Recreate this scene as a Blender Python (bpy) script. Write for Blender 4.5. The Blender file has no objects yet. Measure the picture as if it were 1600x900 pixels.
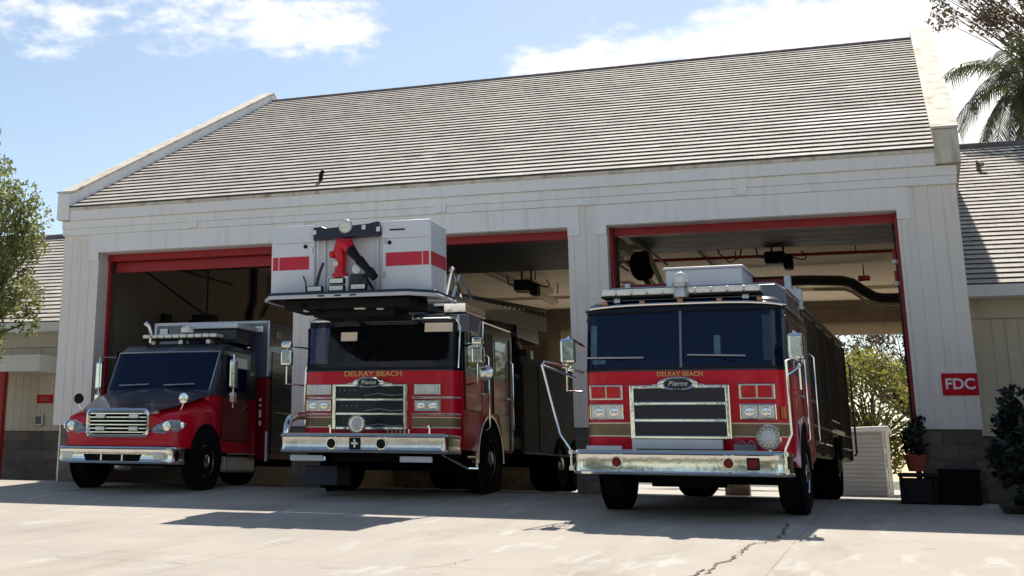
import bpy, bmesh, math, random
from mathutils import Vector, Matrix
random.seed(11)
C = bpy.context.scene
COL = C.collection
rad = math.radians

# ---------------------------------------------------------------- camera
cd = bpy.data.cameras.new('camera'); cam = bpy.data.objects.new('camera', cd); COL.objects.link(cam)
cam.matrix_world = Matrix(((0.915408, 0.090971, 0.392113, 0.128466),
                           (0.402133, -0.249808, -0.880843, -22.403317),
                           (0.017822, 0.964013, -0.265259, 0.287165),
                           (0, 0, 0, 1)))
cd.sensor_width = 36; cd.sensor_fit = 'HORIZONTAL'
cd.lens = 2131.79 / 1600 * 36
cd.shift_x = (800 - 476.77) / 1600
cd.shift_y = (147.42 - 450) / 1600
cd.clip_start = 0.1; cd.clip_end = 3000
C.camera = cam
C.render.resolution_x = 1024; C.render.resolution_y = 576

# ---------------------------------------------------------------- sky and sun
SUN = Vector((-0.09, 1.0, 1.135)).normalized()
w = bpy.data.worlds.new('World'); C.world = w; w.use_nodes = True
nt = w.node_tree; N = nt.nodes; L = nt.links
bg = N['Background']; bg.inputs['Strength'].default_value = 0.10
sky = N.new('ShaderNodeTexSky'); sky.sky_type = 'NISHITA'; sky.sun_disc = False
sky.sun_elevation = math.asin(SUN.z); sky.sun_rotation = math.atan2(SUN.x, SUN.y)
sky.air_density = 1.0; sky.dust_density = 0.6; sky.ozone_density = 2.0
tc = N.new('ShaderNodeTexCoord')
def vmath(op, a, b=None):
    n = N.new('ShaderNodeVectorMath'); n.operation = op
    for i, v in enumerate((a, b)):
        if v is None: continue
        if isinstance(v, (tuple, list)): n.inputs[i].default_value = v
        else: L.new(v, n.inputs[i])
    return n
def fmath(op, a, b=None, c=None, clamp=False):
    n = N.new('ShaderNodeMath'); n.operation = op; n.use_clamp = clamp
    for i, v in enumerate((a, b, c)):
        if v is None: continue
        if isinstance(v, (int, float)): n.inputs[i].default_value = v
        else: L.new(v, n.inputs[i])
    return n.outputs[0]
nz = N.new('ShaderNodeTexNoise'); nz.inputs['Scale'].default_value = 11; nz.inputs['Detail'].default_value = 9
nz.inputs['Roughness'].default_value = 0.62
mp = N.new('ShaderNodeMapping'); mp.inputs['Scale'].default_value = (1, 1, 2.2)
L.new(tc.outputs['Generated'], mp.inputs['Vector']); L.new(mp.outputs[0], nz.inputs['Vector'])
nz2 = N.new('ShaderNodeTexNoise'); nz2.inputs['Scale'].default_value = 55; nz2.inputs['Detail'].default_value = 5
L.new(mp.outputs[0], nz2.inputs['Vector'])
# clouds: (direction, half width in azimuth, half height, strength)
CL = [((-0.410, 0.854, 0.322), .075, .026, .95), ((-0.377, 0.871, 0.314), .050, .020, .85), ((-0.447, 0.833, 0.327), .04, .010, .7),
      ((-0.539, 0.786, 0.304), .035, .014, .46), ((-0.546, 0.787, 0.288), .025, .008, .46), ((-0.294, 0.904, 0.311), .02, .008, .42),
      ((-0.185, 0.941, 0.283), .05, .014, .8), ((-0.116, 0.949, 0.290), .07, .022, 1.0), ((-0.053, 0.955, 0.290), .075, .03, 1.1),
      ((0.02, 0.956, 0.290), .08, .04, 1.2), ((0.060, 0.961, 0.262), .06, .06, 1.2), ((-0.084, 0.944, 0.325), .06, .006, .7),
      ((-0.65, 0.72, 0.35), .2, .04, .8), ((0.3, 0.9, 0.4), .3, .1, 1.0), ((-.2, -.9, .35), .5, .05, .8), ((.5, -.7, .4), .3, .08, 1.)]
acc = None
for d, ax, az, s in CL:
    sub = vmath('SUBTRACT', tc.outputs['Generated'], d)
    sc = vmath('MULTIPLY', sub.outputs[0], (1 / ax, 1 / ax, 1 / az))
    ln = vmath('LENGTH', sc.outputs[0])
    m = fmath('MULTIPLY', fmath('SUBTRACT', 1.0, fmath('MULTIPLY', ln.outputs['Value'], 0.5), clamp=True), s)
    acc = m if acc is None else fmath('MAXIMUM', acc, m)
tot = fmath('ADD', fmath('ADD', acc, fmath('MULTIPLY', fmath('SUBTRACT', nz.outputs[0], 0.5), 1.9)),
            fmath('MULTIPLY', fmath('SUBTRACT', nz2.outputs[0], 0.5), 0.5))
mr = N.new('ShaderNodeMapRange'); mr.interpolation_type = 'SMOOTHSTEP'
mr.inputs['From Min'].default_value = 0.28; mr.inputs['From Max'].default_value = 0.80
mul = N.new('ShaderNodeMath'); mul.operation = 'MULTIPLY'
L.new(tot, mr.inputs['Value']); 
mask = N.new('ShaderNodeMapRange'); mask.inputs['From Max'].default_value = 0.12
L.new(acc, mask.inputs['Value'])
L.new(mr.outputs[0], mul.inputs[0]); L.new(mask.outputs[0], mul.inputs[1])
mix = N.new('ShaderNodeMix'); mix.data_type = 'RGBA'
L.new(mul.outputs[0], mix.inputs['Factor'])
skm = N.new('ShaderNodeMix'); skm.data_type = 'RGBA'; skm.blend_type = 'MULTIPLY'; skm.inputs['Factor'].default_value = 1
skm.inputs['B'].default_value = (1.0, 0.96, 0.89, 1)
L.new(sky.outputs[0], skm.inputs['A'])
L.new(skm.outputs['Result'], mix.inputs['A'])
mix.inputs['B'].default_value = (8.6, 8.5, 8.4, 1)
L.new(mix.outputs['Result'], bg.inputs['Color'])

sd = bpy.data.lights.new('sun', 'SUN'); sd.energy = 4.6; sd.angle = rad(0.5); sd.color = (1.0, 0.93, 0.82)
so = bpy.data.objects.new('sun', sd); COL.objects.link(so); so.rotation_euler = SUN.to_track_quat('Z', 'Y').to_euler(); so.location = (0, 20, 30)
C.view_settings.view_transform = 'Standard'; C.view_settings.look = 'None'; C.view_settings.gamma = 1
C.view_settings.use_curve_mapping = False
C.view_settings.exposure = 0.52

# ---------------------------------------------------------------- materials
MATS = {}
def mat(name, col, rough=0.6, metal=0.0, var=0.12, scale=6.0, bump=0.0, coat=0.0, spec=0.5, col2=None, bscale=None, emit=None, tcoord='Object', thr=None):
    m = bpy.data.materials.new(name); m.use_nodes = True
    n = m.node_tree.nodes; l = m.node_tree.links; p = n['Principled BSDF']
    p.inputs['Roughness'].default_value = rough; p.inputs['Metallic'].default_value = metal
    p.inputs['Coat Weight'].default_value = coat; p.inputs['Coat Roughness'].default_value = 0.04
    p.inputs['Specular IOR Level'].default_value = spec
    t = n.new('ShaderNodeTexCoord'); z = n.new('ShaderNodeTexNoise'); z.inputs['Scale'].default_value = scale; z.inputs['Detail'].default_value = 6
    z.inputs['Roughness'].default_value = .6
    l.new(t.outputs[tcoord], z.inputs['Vector'])
    r = n.new('ShaderNodeValToRGB')
    a = col; b = col2 if col2 else tuple(min(1, c * (1 + var)) for c in col)
    if not col2: a = tuple(c * (1 - var) for c in col)
    r.color_ramp.elements[0].color = (*a, 1); r.color_ramp.elements[1].color = (*b, 1)
    lo, hi = thr if thr else (0.3, 0.7)
    r.color_ramp.elements[0].position = lo; r.color_ramp.elements[1].position = hi
    l.new(z.outputs[0], r.inputs[0]); l.new(r.outputs[0], p.inputs['Base Color'])
    rr = n.new('ShaderNodeMapRange'); rr.inputs['To Min'].default_value = max(0.02, rough * 0.8); rr.inputs['To Max'].default_value = min(1, rough * 1.25)
    l.new(z.outputs[0], rr.inputs['Value']); l.new(rr.outputs[0], p.inputs['Roughness'])
    if bump:
        z2 = n.new('ShaderNodeTexNoise'); z2.inputs['Scale'].default_value = bscale or scale * 5; z2.inputs['Detail'].default_value = 4
        l.new(t.outputs[tcoord], z2.inputs['Vector'])
        bp = n.new('ShaderNodeBump'); bp.inputs['Strength'].default_value = 1.0; bp.inputs['Distance'].default_value = bump
        l.new(z2.outputs[0], bp.inputs['Height']); l.new(bp.outputs[0], p.inputs['Normal'])
    if emit:
        p.inputs['Emission Color'].default_value = (*emit[:3], 1); p.inputs['Emission Strength'].default_value = emit[3]
    MATS[name] = m
    return m
def nodes_of(m): return m.node_tree.nodes, m.node_tree.links, m.node_tree.nodes['Principled BSDF']
def mixc(n, l, fac, A, B, blend='MIX'):
    x = n.new('ShaderNodeMix'); x.data_type = 'RGBA'; x.blend_type = blend
    for k, v in (('Factor', fac), ('A', A), ('B', B)):
        if isinstance(v, (int, float)): x.inputs[k].default_value = v
        elif isinstance(v, tuple): x.inputs[k].default_value = (*v, 1) if len(v) == 3 else v
        else: l.new(v, x.inputs[k])
    return x.outputs['Result']

PAINT = mat('smooth facade paint', (.88, .865, .845), .75, var=.02, scale=1.2, bump=.002, bscale=40)
CLAD = mat('grooved cladding paint', (.84, .79, .73), .8, var=.04, scale=1.5, bump=.002, bscale=60)
CREAM = mat('cream wall paint', (.68, .60, .47), .8, var=.06, scale=1.2, bump=.002, bscale=50)
def weather(m, sx=14, k=.35, thr=(.55, .8), dark=(.5, .47, .42)):
    # rain streaks that run down the painted boards
    n, l, p = nodes_of(m)
    t = n.new('ShaderNodeTexCoord'); mp = n.new('ShaderNodeMapping'); mp.inputs['Scale'].default_value = (sx, sx, .8)
    z = n.new('ShaderNodeTexNoise'); z.inputs['Scale'].default_value = 1; z.inputs['Detail'].default_value = 5
    l.new(t.outputs['Object'], mp.inputs[0]); l.new(mp.outputs[0], z.inputs['Vector'])
    r = n.new('ShaderNodeMapRange'); r.inputs['From Min'].default_value = thr[0]; r.inputs['From Max'].default_value = thr[1]; r.inputs['To Max'].default_value = k
    l.new(z.outputs[0], r.inputs['Value'])
    src = p.inputs['Base Color'].links[0].from_socket
    o = mixc(n, l, r.outputs[0], src, dark, 'MULTIPLY'); l.new(o, p.inputs['Base Color'])
weather(PAINT, 9, .30, (.52, .85)); weather(CLAD, 12, .3); weather(CREAM, 12, .4)
PARA = mat('parapet render', (.68, .63, .52), .85, var=.14, scale=2.5, bump=.004, bscale=30)
weather(PARA, 5, .9, (.5, .7), (.55, .45, .33))
BLOCK = mat('split face block', (.17, .145, .125), .9, var=.2, scale=9, bump=.02, bscale=22)
def brick(m, bw, bh, mortar, mcol, off=.5):
    n, l, p = nodes_of(m)
    t = n.new('ShaderNodeTexCoord'); sp = n.new('ShaderNodeSeparateXYZ'); cb = n.new('ShaderNodeCombineXYZ')
    l.new(t.outputs['Object'], sp.inputs[0])
    ad = n.new('ShaderNodeMath'); ad.operation = 'ADD'; l.new(sp.outputs[0], ad.inputs[0]); l.new(sp.outputs[1], ad.inputs[1])
    l.new(ad.outputs[0], cb.inputs[0]); l.new(sp.outputs[2], cb.inputs[1])
    b = n.new('ShaderNodeTexBrick'); b.inputs['Scale'].default_value = 1; b.inputs['Brick Width'].default_value = bw; b.inputs['Row Height'].default_value = bh
    b.inputs['Mortar Size'].default_value = mortar; b.offset = off
    b.inputs['Color1'].default_value = (.7, .7, .7, 1); b.inputs['Color2'].default_value = (1.15, 1.1, 1.05, 1); b.inputs['Mortar'].default_value = (*mcol, 1)
    l.new(cb.outputs[0], b.inputs['Vector'])
    src = p.inputs['Base Color'].links[0].from_socket
    o = mixc(n, l, 1.0, src, b.outputs['Color'], 'MULTIPLY'); l.new(o, p.inputs['Base Color'])
brick(BLOCK, .4, .2, .008, (.6, .6, .6))
TILE = mat('concrete roof tile', (.50, .46, .41), .85, var=.14, scale=.55, bump=.004, bscale=30)
def tilecol():
    n, l, p = nodes_of(TILE)
    t = n.new('ShaderNodeTexCoord'); b = n.new('ShaderNodeTexBrick')
    b.inputs['Scale'].default_value = 1; b.inputs['Brick Width'].default_value = .33; b.inputs['Row Height'].default_value = .27
    b.inputs['Mortar Size'].default_value = .006; b.inputs['Color1'].default_value = (.86, .85, .84, 1); b.inputs['Color2'].default_value = (1.1, 1.09, 1.07, 1)
    b.inputs['Mortar'].default_value = (.6, .58, .56, 1)
    l.new(t.outputs['UV'], b.inputs['Vector'])
    src = p.inputs['Base Color'].links[0].from_socket
    o = mixc(n, l, 1.0, src, b.outputs['Color'], 'MULTIPLY')
    # algae patches and washed pale patches
    z = n.new('ShaderNodeTexNoise'); z.inputs['Scale'].default_value = 1.1; z.inputs['Detail'].default_value = 8; z.inputs['Roughness'].default_value = .7
    l.new(t.outputs['UV'], z.inputs['Vector'])
    r = n.new('ShaderNodeMapRange'); r.inputs['From Min'].default_value = .48; r.inputs['From Max'].default_value = .72; r.inputs['To Max'].default_value = .75
    l.new(z.outputs[0], r.inputs['Value'])
    o = mixc(n, l, r.outputs[0], o, (.58, .55, .50), 'MULTIPLY')
    # washed pale tiles low on the right
    s = n.new('ShaderNodeVectorMath'); s.operation = 'SUBTRACT'; s.inputs[1].default_value = (14.3, 2.4, 0); l.new(t.outputs['UV'], s.inputs[0])
    sc = n.new('ShaderNodeVectorMath'); sc.operation = 'MULTIPLY'; sc.inputs[1].default_value = (.5, .75, 0); l.new(s.outputs[0], sc.inputs[0])
    ln = n.new('ShaderNodeVectorMath'); ln.operation = 'LENGTH'; l.new(sc.outputs[0], ln.inputs[0])
    r3 = n.new('ShaderNodeMapRange'); r3.inputs['From Min'].default_value = 1; r3.inputs['From Max'].default_value = 0; r3.inputs['To Max'].default_value = 1
    l.new(ln.outputs['Value'], r3.inputs['Value'])
    z3 = n.new('ShaderNodeTexNoise'); z3.inputs['Scale'].default_value = 2.6; z3.inputs['Detail'].default_value = 5; l.new(t.outputs['UV'], z3.inputs['Vector'])
    mm = n.new('ShaderNodeMath'); mm.operation = 'MULTIPLY'; l.new(r3.outputs[0], mm.inputs[0]); l.new(z3.outputs[0], mm.inputs[1])
    r4 = n.new('ShaderNodeMapRange'); r4.inputs['From Min'].default_value = .17; r4.inputs['From Max'].default_value = .30; l.new(mm.outputs[0], r4.inputs['Value'])
    o = mixc(n, l, r4.outputs[0], o, (.78, .70, .62))
    l.new(o, p.inputs['Base Color'])
tilecol()
CAPT = mat('ridge tile', (.20, .16, .16), .85, var=.3, scale=2)
CONC = mat('apron concrete', (.44, .395, .335), .9, var=.13, scale=.7, bump=.003, bscale=60)
def conc():
    n, l, p = nodes_of(CONC)
    t = n.new('ShaderNodeTexCoord'); b = n.new('ShaderNodeTexBrick'); b.offset = 0
    b.inputs['Scale'].default_value = 1; b.inputs['Brick Width'].default_value = 4.9; b.inputs['Row Height'].default_value = 4.1
    b.inputs['Mortar Size'].default_value = .010; b.inputs['Mortar Smooth'].default_value = .3; b.inputs['Color1'].default_value = (1, 1, 1, 1); b.inputs['Color2'].default_value = (.95, .95, .95, 1)
    b.inputs['Mortar'].default_value = (.66, .62, .55, 1)
    mp = n.new('ShaderNodeMapping'); mp.inputs['Location'].default_value = (1.2, 1.9, 0); l.new(t.outputs['Object'], mp.inputs[0]); l.new(mp.outputs[0], b.inputs['Vector'])
    src = p.inputs['Base Color'].links[0].from_socket
    o = mixc(n, l, 1.0, src, b.outputs['Color'], 'MULTIPLY')
    # tyre and drip stains, drawn out towards the street
    mp2 = n.new('ShaderNodeMapping'); mp2.inputs['Scale'].default_value = (1.0, .22, 1); l.new(t.outputs['Object'], mp2.inputs[0])
    z = n.new('ShaderNodeTexNoise'); z.inputs['Scale'].default_value = 1.0; z.inputs['Detail'].default_value = 9; z.inputs['Roughness'].default_value = .65; l.new(mp2.outputs[0], z.inputs['Vector'])
    r = n.new('ShaderNodeMapRange'); r.inputs['From Min'].default_value = .50; r.inputs['From Max'].default_value = .68; r.inputs['To Max'].default_value = .55
    l.new(z.outputs[0], r.inputs['Value'])
    o = mixc(n, l, r.outputs[0], o, (.60, .56, .50), 'MULTIPLY')
    z2 = n.new('ShaderNodeTexNoise'); z2.inputs['Scale'].default_value = 3.2; z2.inputs['Detail'].default_value = 7; l.new(mp2.outputs[0], z2.inputs['Vector'])
    r2 = n.new('ShaderNodeMapRange'); r2.inputs['From Min'].default_value = .58; r2.inputs['From Max'].default_value = .7; r2.inputs['To Max'].default_value = .5
    l.new(z2.outputs[0], r2.inputs['Value'])
    o = mixc(n, l, r2.outputs[0], o, (.62, .60, .56))
    z5 = n.new('ShaderNodeTexNoise'); z5.inputs['Scale'].default_value = 28; z5.inputs['Detail'].default_value = 6; z5.inputs['Roughness'].default_value = .8; l.new(t.outputs['Object'], z5.inputs['Vector'])
    r5 = n.new('ShaderNodeMapRange'); r5.inputs['From Min'].default_value = .40; r5.inputs['From Max'].default_value = .66; r5.inputs['To Min'].default_value = 0; r5.inputs['To Max'].default_value = .35; l.new(z5.outputs[0], r5.inputs['Value'])
    o = mixc(n, l, r5.outputs[0], o, (.74, .72, .70), 'MULTIPLY')
    # scattered oil drips
    v = n.new('ShaderNodeTexVoronoi'); v.inputs['Scale'].default_value = .9; l.new(t.outputs['Object'], v.inputs['Vector'])
    r6 = n.new('ShaderNodeMapRange'); r6.inputs['From Min'].default_value = .035; r6.inputs['From Max'].default_value = .09; r6.inputs['To Min'].default_value = .45; r6.inputs['To Max'].default_value = 0; l.new(v.outputs['Distance'], r6.inputs['Value'])
    o = mixc(n, l, r6.outputs[0], o, (.22, .18, .15))
    l.new(o, p.inputs['Base Color'])
conc()
FLOOR = mat('bay floor concrete', (.40, .37, .33), .5, var=.1, scale=1.2)
SOIL = mat('soil and turf', (.07, .075, .035), .95, var=.4, scale=3, bump=.02)
ASPH = mat('asphalt', (.05, .05, .052), .9, var=.15, scale=20, bump=.004)
MULCH = mat('mulch', (.05, .036, .025), .95, var=.4, scale=25, bump=.02)
CRACK = mat('crack filler', (.13, .065, .05), .9, var=.3, scale=8)
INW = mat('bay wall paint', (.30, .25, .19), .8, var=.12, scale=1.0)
CEIL = mat('bay ceiling', (.88, .78, .62), .8, var=.05, scale=.8)
DOORP = mat('overhead door panel', (.075, .075, .07), .55, var=.15, scale=3)
DOORB = mat('rear door panel', (.16, .125, .09), .6, var=.2, scale=3)
REDP = mat('red door frame', (.36, .012, .014), .45, var=.12, scale=4)
REDD = mat('red post paint', (.40, .02, .015), .5, var=.1, scale=4)
BLK = mat('black equipment', (.010, .010, .012), .6, var=.3, scale=8, spec=.2)
IRON = mat('dark chassis', (.008, .008, .009), .9, var=.3, scale=6, spec=.1)
RAIL = mat('cream metal rail', (.62, .55, .40), .5, var=.1, scale=4)
DUCT = mat('dark hose', (.03, .03, .03), .6, var=.2, scale=8)
RUB = mat('tyre rubber', (.008, .008, .008), .95, var=.3, scale=12, spec=.1)
CHR = mat('chrome', (.84, .83, .79), .10, 1.0, var=.06, scale=3, bump=.0022, bscale=6)
CHR2 = mat('worn bright steel', (.74, .72, .66), .2, 1.0, var=.12, scale=5, bump=.003, bscale=10)
ALU = mat('brushed aluminium', (.55, .55, .53), .38, .85, var=.12, scale=6)
RED = mat('fire red enamel', (.62, .004, .022), .28, 0, var=.05, scale=1.5, coat=.25, spec=.3)
RED2 = mat('deep red and shaded red enamel', (.20, .002, .014), .35, 0, var=.06, scale=1.5, coat=.15, spec=.25)  # maroon parts, and fire red darkened for shade on the rescue truck
BLUB = mat('black enamel', (.007, .009, .018), .25, 0, var=.15, scale=1.5, coat=.2, spec=.4)
BLUG = mat('grey blue enamel and sky sheen', (.10, .115, .17), .3, 0, var=.1, scale=1.5, coat=.6)
HOOD = mat('silver black enamel', (.075, .085, .105), .26, .4, var=.1, scale=1.2, coat=.35)
GLS = mat('side glass', (.004, .012, .06), .03, 0, var=.3, scale=1.0, spec=.5)
GLB_ = mat('shaded windscreen glass', (.003, .003, .005), .05, 0, var=.3, scale=1.0, spec=.25)
WHT = mat('white enamel', (.62, .64, .67), .35, 0, var=.04, scale=2)
OFFW = mat('off white panel', (.74, .76, .80), .4, 0, var=.05, scale=1.5)
LENS = mat('clear lens', (.80, .80, .72), .12, 0, var=.12, scale=14, coat=1.0)
LENSD = mat('smoky headlight lens', (.22, .25, .29), .1, 0, var=.3, scale=14, coat=1.0)
LENSR = mat('red lens', (.62, .02, .03), .12, 0, var=.2, scale=14, coat=1.0)
LENSA = mat('amber lens', (.55, .16, .02), .15, 0, var=.15, scale=12, coat=1)
REFR = mat('red reflective tape', (.62, .012, .045), .35, 0, var=.04, scale=5)
GOLD = mat('gold leaf', (.72, .46, .14), .35, .3, var=.1, scale=8)
STRP = mat('dull gold band', (.20, .145, .07), .35, .3, var=.2, scale=6)
STRW = mat('pale pinstripe', (.72, .62, .48), .4, 0, var=.05, scale=5)
TAN = mat('tan aluminium panel', (.52, .38, .24), .35, .5, var=.12, scale=3)
GRIL = mat('grille mesh', (.045, .045, .055), .5, .3, var=.2, scale=60)
LEAD = mat('interior grey', (.14, .14, .14), .7, var=.2, scale=4)
SIGNR = mat('sign red', (.58, .006, .02), .6, var=.04, scale=3, spec=.15)
EDGE = mat('weathered and shaded tile edge', (.075, .068, .062), .95, var=.3, scale=3)  # dirt of the tile lips, with shadow lines between courses painted in
FELT = mat('roof felt', (.035, .032, .032), .95, var=.2, scale=6)
SHUT = mat('dark shutter', (.075, .060, .048), .5, .3, var=.2, scale=4)
DARKP = mat('dark gear panel', (.014, .012, .012), .6, var=.3, scale=5, spec=.2)
SEAT = mat('seat cloth', (.05, .055, .07), .9, var=.2, scale=10)
DASH = mat('dash plastic', (.025, .025, .028), .6, var=.2, scale=6)
CHOCK = mat('blue black plastic', (.02, .02, .04), .6, var=.2, scale=4)
SIGNW = mat('sign white', (.82, .82, .80), .5, var=.02, scale=3)
FENCE = mat('grey ribbed siding', (.42, .43, .44), .6, var=.07, scale=2)
POTR = mat('terracotta pot', (.36, .07, .04), .8, var=.15, scale=6)
BARK = mat('bark', (.11, .085, .06), .95, var=.3, scale=8, bump=.02)
TEAL = mat('pale paper and painted reflection', (.06, .13, .18), .4, var=.3, scale=9)
TEAL2 = mat('dark glass patch', (.012, .04, .06), .3, var=.3, scale=9)
FLAG = mat('flag graphic grey', (.16, .16, .20), .5, var=.2, scale=6)
def glass(name, tint, spec_rough, k):
    m = bpy.data.materials.new(name); m.use_nodes = True; n = m.node_tree.nodes; l = m.node_tree.links; n.remove(n['Principled BSDF'])
    t = n.new('ShaderNodeBsdfTransparent'); t.inputs[0].default_value = (*tint, 1)
    g = n.new('ShaderNodeBsdfGlossy'); g.inputs['Roughness'].default_value = spec_rough; g.inputs['Color'].default_value = (.85, .92, 1.0, 1)
    f = n.new('ShaderNodeFresnel'); f.inputs['IOR'].default_value = 1.5
    tc_ = n.new('ShaderNodeTexCoord'); z = n.new('ShaderNodeTexNoise'); z.inputs['Scale'].default_value = 1.3; z.inputs['Detail'].default_value = 3; l.new(tc_.outputs['Object'], z.inputs['Vector'])
    b = n.new('ShaderNodeBump'); b.inputs['Distance'].default_value = .01; b.inputs['Strength'].default_value = .5; l.new(z.outputs[0], b.inputs['Height']); l.new(b.outputs[0], g.inputs['Normal'])
    mu = n.new('ShaderNodeMath'); mu.operation = 'MULTIPLY'; mu.inputs[1].default_value = k; l.new(f.outputs[0], mu.inputs[0])
    x = n.new('ShaderNodeMixShader'); l.new(mu.outputs[0], x.inputs[0]); l.new(t.outputs[0], x.inputs[1]); l.new(g.outputs[0], x.inputs[2])
    # a bluish body tint
    d = n.new('ShaderNodeBsdfDiffuse'); d.inputs[0].default_value = (.006, .020, .085, 1) if 'blue' in name else (.01, .012, .016, 1)
    y = n.new('ShaderNodeMixShader'); y.inputs[0].default_value = .30; l.new(x.outputs[0], y.inputs[1]); l.new(d.outputs[0], y.inputs[2])
    l.new(y.outputs[0], n['Material Output'].inputs[0]); return m
GLW = glass('blue tinted windscreen', (.30, .42, .62), .02, 1.2)
GLB = glass('clear dark windscreen', (.50, .53, .55), .02, .6)
def leaf(name, a, b, tr=.35):
    m = mat(name, a, .5, 0, scale=2.2, col2=b)
    n, l, p = nodes_of(m)
    tb = n.new('ShaderNodeBsdfTranslucent'); ms = n.new('ShaderNodeMixShader'); ms.inputs[0].default_value = tr
    src = p.inputs['Base Color'].links[0].from_socket; l.new(src, tb.inputs[0])
    out = n['Material Output']; l.new(p.outputs[0], ms.inputs[1]); l.new(tb.outputs[0], ms.inputs[2]); l.new(ms.outputs[0], out.inputs[0])
    return m
LEAF1 = leaf('olive leaves', (.10, .13, .035), (.40, .42, .18), .5)
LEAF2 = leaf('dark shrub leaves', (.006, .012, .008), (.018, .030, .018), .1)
LEAF3 = leaf('sunlit hedge leaves', (.12, .14, .03), (.42, .38, .10), .6)
LEAF4 = leaf('palm leaves', (.045, .06, .025), (.13, .14, .055), .35)
LEAF5 = leaf('brownish twig leaves', (.09, .07, .04), (.22, .16, .10), .4)

# ---------------------------------------------------------------- builders
OFF = {}
def tag(o, label, cat, group=None, kind=None):
    if label: o['label'] = label
    if cat: o['category'] = cat
    if group: o['group'] = group
    if kind: o['kind'] = kind
    return o
def thing(name, label, cat, loc=(0, 0, 0), rz=0, group=None, local=False):
    o = bpy.data.objects.new(name, None); COL.objects.link(o); o.empty_display_size = .3
    o.location = loc; o.rotation_euler = (0, 0, rz); tag(o, label, cat, group)
    OFF[o.name] = Vector((0, 0, loc[2])) if local else Vector(loc)
    return o
class MB:
    def __init__(s): s.bm = bmesh.new(); s.uv = None
    def quad(s, *vs):
        return s.bm.faces.new([s.bm.verts.new(v) for v in vs])
    def box(s, x0, x1, y0, y1, z0, z1, M=None):
        P = [(x0, y0, z0), (x1, y0, z0), (x1, y1, z0), (x0, y1, z0), (x0, y0, z1), (x1, y0, z1), (x1, y1, z1), (x0, y1, z1)]
        v = [s.bm.verts.new(M @ Vector(p) if M else p) for p in P]
        for f in ((0, 3, 2, 1), (4, 5, 6, 7), (0, 1, 5, 4), (1, 2, 6, 5), (2, 3, 7, 6), (3, 0, 4, 7)): s.bm.faces.new([v[i] for i in f])
        return s
    def ring(s, rings, caps=True, closed=True):
        R = [[s.bm.verts.new(p) for p in r] for r in rings]; n = len(R[0])
        for a, b in zip(R, R[1:]):
            for i in range(n if closed else n - 1):
                j = (i + 1) % n
                try: s.bm.faces.new((a[i], a[j], b[j], b[i]))
                except ValueError: pass
        if caps and closed:
            s.bm.faces.new(list(reversed(R[0]))); s.bm.faces.new(R[-1])
        return s
    def tube(s, pts, r, seg=8, caps=True):
        pts = [Vector(p) for p in pts]; rings = []
        rr = r if isinstance(r, (list, tuple)) else [r] * len(pts)
        up = None
        for i, p in enumerate(pts):
            d = (pts[min(i + 1, len(pts) - 1)] - pts[max(i - 1, 0)]).normalized()
            if up is None:
                up = Vector((0, 0, 1)) if abs(d.z) < .9 else Vector((1, 0, 0))
            a = d.cross(up).normalized(); b = a.cross(d).normalized(); up = b
            rings.append([p + (a * math.cos(2 * math.pi * k / seg) + b * math.sin(2 * math.pi * k / seg)) * rr[i] for k in range(seg)])
        return s.ring(rings, caps)
    def lathe(s, o, axis, prof, seg=24):
        # prof: list of (along axis, radius)
        o = Vector(o); ax = Vector(axis).normalized(); u = ax.orthogonal().normalized(); v = ax.cross(u)
        rings = [[o + ax * h + (u * math.cos(2 * math.pi * k / seg) + v * math.sin(2 * math.pi * k / seg)) * max(r, 1e-4) for k in range(seg)] for h, r in prof]
        return s.ring(rings, True)
    def prism(s, poly, axis, a0, a1):
        # poly: 2-D points in the plane across axis
        def P(p, a): return {'x': (a, p[0], p[1]), 'y': (p[0], a, p[1]), 'z': (p[0], p[1], a)}[axis]
        return s.ring([[P(p, a0) for p in poly], [P(p, a1) for p in poly]])
    def build(s, name, m, parent=None, smooth=False, bevel=0, off=None, seg=2):
        bmesh.ops.remove_doubles(s.bm, verts=s.bm.verts, dist=1e-5)
        bmesh.ops.recalc_face_normals(s.bm, faces=s.bm.faces)
        o_ = OFF[parent.name] if parent is not None else (Vector(off) if off else Vector((0, 0, 0)))
        for v in s.bm.verts: v.co -= o_
        me = bpy.data.meshes.new(name); s.bm.to_mesh(me); s.bm.free()
        me.materials.append(m)
        o = bpy.data.objects.new(name, me); COL.objects.link(o)
        if smooth:
            for p in me.polygons: p.use_smooth = True
            try: me.set_sharp_from_angle(angle=rad(38))
            except Exception: pass
        if bevel:
            b = o.modifiers.new('bevel', 'BEVEL'); b.width = bevel; b.segments = seg; b.limit_method = 'ANGLE'; b.angle_limit = rad(40)
            b.harden_normals = False
        if parent is not None: o.parent = parent; OFF[o.name] = o_
        else: o.location = o_; OFF[o.name] = o_
        return o
def bx(name, m, parent, *a, bevel=0, off=None, smooth=False):
    return MB().box(*a).build(name, m, parent, bevel=bevel, off=off, smooth=smooth)
def struct(name, mb, m, **k):
    o = mb.build(name, m, None, **k); o['kind'] = 'structure'; return o
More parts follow.
